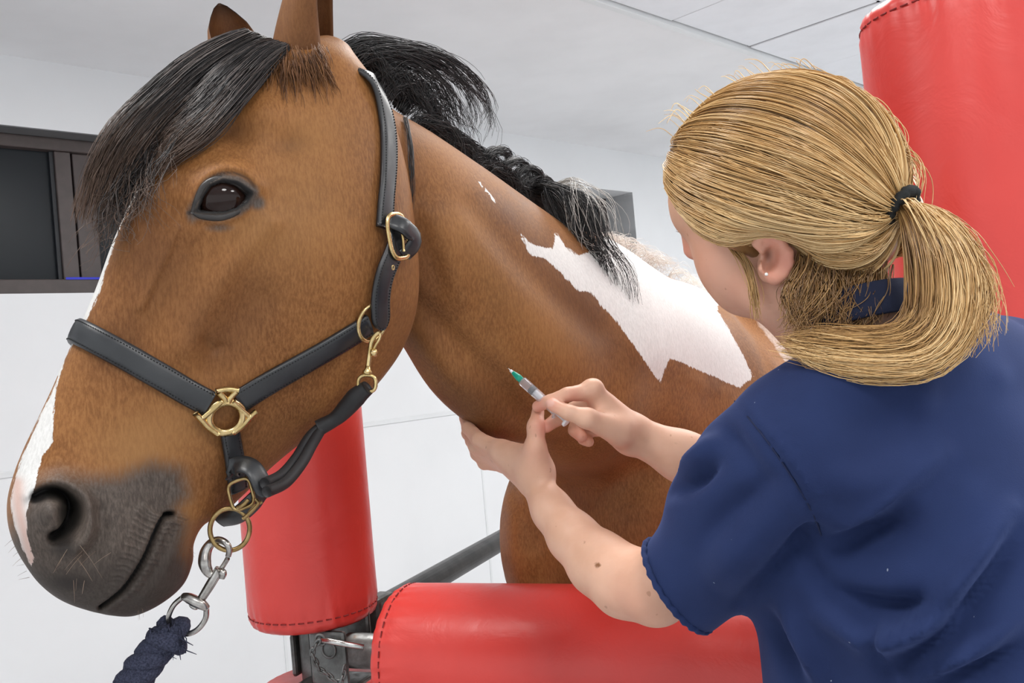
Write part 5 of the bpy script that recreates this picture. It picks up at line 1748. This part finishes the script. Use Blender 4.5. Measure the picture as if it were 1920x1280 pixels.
# turned hem of the sleeve
e1 = unit(np.cross(sd_, UP)); e2 = np.cross(sd_, e1)
hem = []
for a_ in np.linspace(0, 2 * np.pi, 90, endpoint=False):
    dr = math.cos(a_) * e1 + math.sin(a_) * e2
    h, _ = SH.ray(cE - sd_ * .012, dr)
    hem.append(cE - sd_ * .002 + dr * (.050 if h is None else min(np.linalg.norm(h - cE + sd_ * .012), .060) - .0012))
hem = np.array(hem)
for _ in range(6): hem = .5 * hem + .25 * (np.roll(hem, 1, 0) + np.roll(hem, -1, 0))
hem += (sd_ * .0007) * np.sin(np.arange(90) * 1.9)[:, None]
vv, ff = tube_geo(hem, .0030 + .0004 * np.sin(np.arange(90) * 1.55), 10, closed=True); mesh_obj('sleeve_hem', vv, ff, M['scrub'], top)
# collar band standing round the neck
cc0 = P(1598, 592, .845); ca = unit(P(1700, 556, .82) - P(1500, 612, .86)); cu = unit(_u * .95 + _r * .25); cb_ = unit(np.cross(ca, cu))
cb = ring_pts(cc0, ca, cb_, .0585, .060, 60)
cn = unit(cb - cc0)
vv, ff = ribbon_geo(np.vstack([cb, cb[:2]]), np.vstack([cn, cn[:2]]), .030, .0035); mesh_obj('collar', vv, ff, M['collar'], top)
# trousers and shoes
g = Grid(HIP - np.array([.3, .3, .95]), HIP + np.array([.3, .35, .10]), .014)
for s in (-1, 1):
    hx = HIP + TL * s * .09
    g.chain([hx - UP * .02, np.array([hx[0], hx[1], .50]) + TF * .04, np.array([hx[0], hx[1], .12])], [.105, .085, .075], .03)
vv, ff = g.mesh(); del g
mesh_obj('trousers', vv, ff, M['trouser'], person)
for s in (-1, 1):
    hx = HIP + TL * s * .09
    g = Grid(np.array([hx[0], hx[1], 0]) - .12, np.array([hx[0], hx[1], 0]) + np.array([.30, .30, .16]), .010) if False else Grid(np.array([hx[0] - .3, hx[1] - .3, -.02]), np.array([hx[0] + .3, hx[1] + .3, .16]), .010)
    g.cone(np.array([hx[0], hx[1], .062]), np.array([hx[0], hx[1], .055]) + TF * .165, .06, .052, .02)
    vv, ff = g.mesh(); del g
    mesh_obj('shoe', vv, ff, M['shoe'], person)

# ---- hair: under-cap, combed strands to the tie, ponytail
g = Grid(VC - .17, VC + .17, .0040)
g.ell(VH(.010, .006, 0), VAX, (.106, .090, .086), .02)
g.ell(VH(-.040, -.045, 0), VAX, (.052, .062, .064), .03)
g.ell(P(1452, 494, .80), VAX, (.030, .036, .03), .01, 'sub')
sl, X, Y, Z = g._box(VC - .17, VC + .17, 0)
pn = VF * .80 - VU * .60
cut = (X - VC[0]) * pn[0] + (Y - VC[1]) * pn[1] + (Z - VC[2]) * pn[2] - .058
hh = np.maximum(.012 - np.abs(g.F[sl] - cut), 0) / .012
g.F[sl] = (np.maximum(g.F[sl], cut) + hh * hh * .003).astype(np.float32)
v, f = g.mesh(); del g
v = relax(v, f, 3, .5)
hairroot = mesh_obj('hair', v, f, M['blond'], person, attrs={'rnd': np.full(len(v), .06), 'tt': np.zeros(len(v))})  # cap coloured dark to paint the shaded gaps between strands
CAP = Surf(v, f)
TIE = P(1688, 388, .782)
tdir = unit(TIE - VC)
KS = 18
rd = RNG.normal(size=(16000, 3)); rd = unit(rd)
lf, lu, ll = rd @ VF, rd @ VU, rd @ VL
ok = (lf * .80 - lu * .60 < .60) & (rd @ tdir < .80) & (lu > -.85)
rd = rd[ok]
# half of the roots sit on the front hairline so that the combing reads from there
front = (rd @ VF) * .80 - (rd @ VU) * .60
rd = np.vstack([rd[front > .15], rd[(front <= .15)][:2600]])[:7600]
SS = []; RN = []
u = np.linspace(0, 1, KS)
band = RNG.normal(size=400)
for r0 in rd:
    om = math.acos(np.clip(r0 @ tdir, -1, 1))
    uu = u ** 1.05
    d = (np.sin((1 - uu) * om)[:, None] * r0 + np.sin(uu * om)[:, None] * tdir) / math.sin(om)
    side = np.sign(r0 @ VL + 1e-6)
    d = d - VU * (.16 * np.sin(np.pi * uu) * (.35 + .65 * abs(r0 @ VL)))[:, None] * 1.0
    d = unit(d)
    key = int((math.atan2(r0 @ VU, r0 @ VL) + 3.2) * 14) % 400
    lift = .0012 + abs(RNG.normal()) * .0018 + .0045 * max(band[key], 0)
    pts = []
    for i in range(KS):
        h, _ = CAP.ray(VC + d[i] * .5, -d[i])
        pts.append((h if h is not None else VC + d[i] * .1) + d[i] * lift * (.25 + .75 * math.sin(math.pi * min(uu[i] * .9 + .08, 1))))
    pts = np.array(pts)
    conv = sstep(.72, 1.0, uu)[:, None]
    pts = pts * (1 - conv) + (TIE + RNG.normal(size=3) * .004) * conv
    qq = project(pts)
    if np.any((qq[:, 0] > 1400) & (qq[:, 0] < 1482) & (qq[:, 1] > 452) & (qq[:, 2] < .86)): continue
    SS.append(pts); RN.append(np.clip(.44 + .27 * band[key] + RNG.normal() * .14, 0, 1))
S = np.array(SS)
S[:, 1:-1] = .5 * S[:, 1:-1] + .25 * (S[:, :-2] + S[:, 2:])
strand_obj('combed_hair', S, taper(len(S), KS, .00055, .8), M['blond'], hairroot, np.array(RN))

PS, PRN = [], []
def shd(x, y):
    h, _ = SH.ray(CAM, unit(P(x, y, 1.0) - CAM))
    return 9.0 if h is None else (h - CAM) @ _f
def lock(pts, n, r, wig=.003, freq=1.0, base=.5, k=18):
    pts = [(x, y, min(d, shd(x, y) - .012)) for x, y, d in pts]
    PS.append(clump(PL(pts), n, r, k, wig, freq)); PRN.append(np.clip(base + RNG.normal(size=n) * .17, 0, 1))
for q in range(42):
    w = RNG.random(); j = RNG.normal(size=2) * 5
    inn = np.array([(1692, 388, .776), (1712, 430, .760), (1728, 510, .748), (1726, 590, .744), (1690, 632, .748), (1610, 640, .765), (1520, 632, .785), (1482, 640, .790)])
    out = np.array([(1692, 388, .776), (1752, 418, .752), (1808, 500, .735), (1806, 610, .728), (1748, 678, .730), (1650, 688, .745), (1550, 674, .770), (1470, 652, .785)])
    pts = inn * (1 - w) + out * w
    pts[2:, 0] += j[0]; pts[2:, 1] += j[1]; pts[-1, 0] += RNG.uniform(-20, 60)
    lock(pts, 60, [.005, .011, .013, .013, .012, .011, .009, .004], .003, 1.0, float(np.clip(.3 + .45 * w + RNG.normal() * .12, 0, 1)))
for q in range(20):
    w = RNG.random()
    a = np.array([(1694, 386, .776), (1760, 420, .752), (1812, 490, .738), (1832, 560, .730), (1800 + 50 * w, 590 + 70 * RNG.random(), .726)])
    a[1:, 0] += RNG.normal() * 8
    lock(a, 26, [.005, .009, .010, .010, .006], .004, 1.0, .72)
# locks in front of and behind the ear, at the nape
lock([(1372, 462, .835), (1398, 496, .825), (1412, 545, .822), (1420, 600, .822)], 40, [.004, .004, .003, .002], .002)
lock([(1484, 500, .815), (1500, 545, .815), (1508, 600, .815), (1492, 650, .81)], 90, [.008, .008, .007, .004], .003, 1.0, .55)
lock([(1500, 520, .81), (1540, 590, .805), (1530, 640, .80), (1500, 668, .795)], 70, [.008, .008, .006, .004], .003, 1.0, .5)
for q in range(34):
    x0 = RNG.uniform(1500, 1660); y0 = RNG.uniform(470, 520)
    lock([(x0, y0, .80), (x0 - 10 + RNG.normal() * 10, y0 + 45, .795), (x0 - 25 + RNG.normal() * 18, y0 + 110, .785)], 22, [.008, .008, .006], .003, .8, .10)  # nape locks given a darker colour to paint the shadow there
# flyaways
for q in range(46):
    x0 = RNG.uniform(1560, 1690); y0 = float(np.interp(x0, [1560, 1620, 1660, 1690], [140, 185, 235, 300]))
    a = RNG.uniform(20, 55)
    lock([(x0 - 30, y0 + 10, .80), (x0 + a * .4, y0 + 5, .79), (x0 + a, y0 + a * .9, .785), (x0 + a * .8, y0 + a * 2.2, .78)], 2, [.002, .003, .006], .0025, .5, .85)
for q in range(26):
    x0 = RNG.uniform(1700, 1800); y0 = 380 + (x0 - 1700) * .5
    lock([(1694, 386, .776), (x0, y0, .75), (x0 + 40, y0 + RNG.uniform(40, 90), .74), (x0 + 60 + RNG.normal() * 15, y0 + RNG.uniform(90, 170), .735)], 3, [.003, .006, .008], .0025, .6, .85)
for q in range(30):
    x0 = RNG.uniform(1240, 1560); y0 = float(np.interp(x0, [1230, 1290, 1350, 1430, 1500, 1560], [262, 190, 152, 126, 118, 130]))
    lock([(x0 + 20, y0 + 12, .83), (x0 - 4, y0 - 6 + RNG.normal() * 3, .83), (x0 - 20 + RNG.normal() * 10, y0 + RNG.uniform(-12, 20), .83)], 1, [.001, .002], .0010, .4, .8)
S = np.concatenate(PS)
strand_obj('ponytail', S, taper(len(S), 18, .00052), M['blond'], hairroot, np.concatenate(PRN))
# hair tie and ear stud
tv = unit(P(1740, 420, .76) - P(1640, 360, .79))
ta = unit(np.cross(tv, _f)); tb = np.cross(tv, ta)
c = ring_pts(P(1690, 388, .778), ta, tb, .0165, .0155, 40)
c = c + tv * (.0012 * np.sin(np.arange(40) * 2.4))[:, None]
vv, ff = tube_geo(c, .0048 + .0006 * np.sin(np.arange(40) * 3.1), 12, closed=True); mesh_obj('hair_tie', vv, ff, M['elastic'], person)
bm = bmesh.new(); bmesh.ops.create_uvsphere(bm, u_segments=16, v_segments=10, radius=.0016)
vv = np.array([list(x.co) for x in bm.verts]) + P(1437, 514, ed - .004); bm.verts.index_update(); ff = [tuple(x.index for x in q.verts) for q in bm.faces]; bm.free()
mesh_obj('ear_stud', vv, ff, M['pearl'], person)
# eyelashes of the visible eye
LS = np.array([curve(PL([(1284 - i, 428 + i * 1.2, .918), (1276 - i, 427 + i * 2.0, .918), (1270 - i * .7, 423 + i * 2.5, .917)]), 6) for i in range(5)])
strand_obj('eyelashes', LS, taper(5, 6, .0004), M['whisker'], person)['kind'] = 'stuff'

# ------------------------------------------------------------------ syringe
syr = empty('syringe', P(1010, 745, 1.09), 'small clear syringe with green needle hub in the woman\'s fingers', 'syringe')
A = P(957, 694, 1.122); B = P(1066, 792, 1.088); ax = unit(B - A); LL = np.linalg.norm(B - A)
def ly(prof, mat, name): vv, ff = lathe_geo([(r, h * LL) for r, h in prof], A, ax, 28); return mesh_obj(name, vv, ff, M[mat], syr)
ly([(.0004, -.06), (.0005, .02)], 'brightsteel', 'needle')
ly([(.0010, -.005), (.0018, .005), (.0020, .045)], 'whiteplastic', 'needle_tip')
ly([(.0022, .042), (.0026, .05), (.0042, .14), (.0044, .15), (.0040, .155), (.0040, .20), (.0030, .205)], 'green', 'needle_hub')
ly([(.0030, .195), (.0052, .205), (.0060, .215), (.0060, .80), (.0095, .805), (.0095, .82), (.0058, .825)], 'clear', 'barrel')
ly([(.0050, .355), (.0053, .36), (.0053, .375), (.0048, .385), (.0053, .395), (.0053, .42), (.0048, .425)], 'rubber', 'stopper')
ly([(.0028, .425), (.0032, .43), (.0032, .95), (.0075, .955), (.0078, .985), (.0070, .99)], 'whiteplastic', 'plunger')
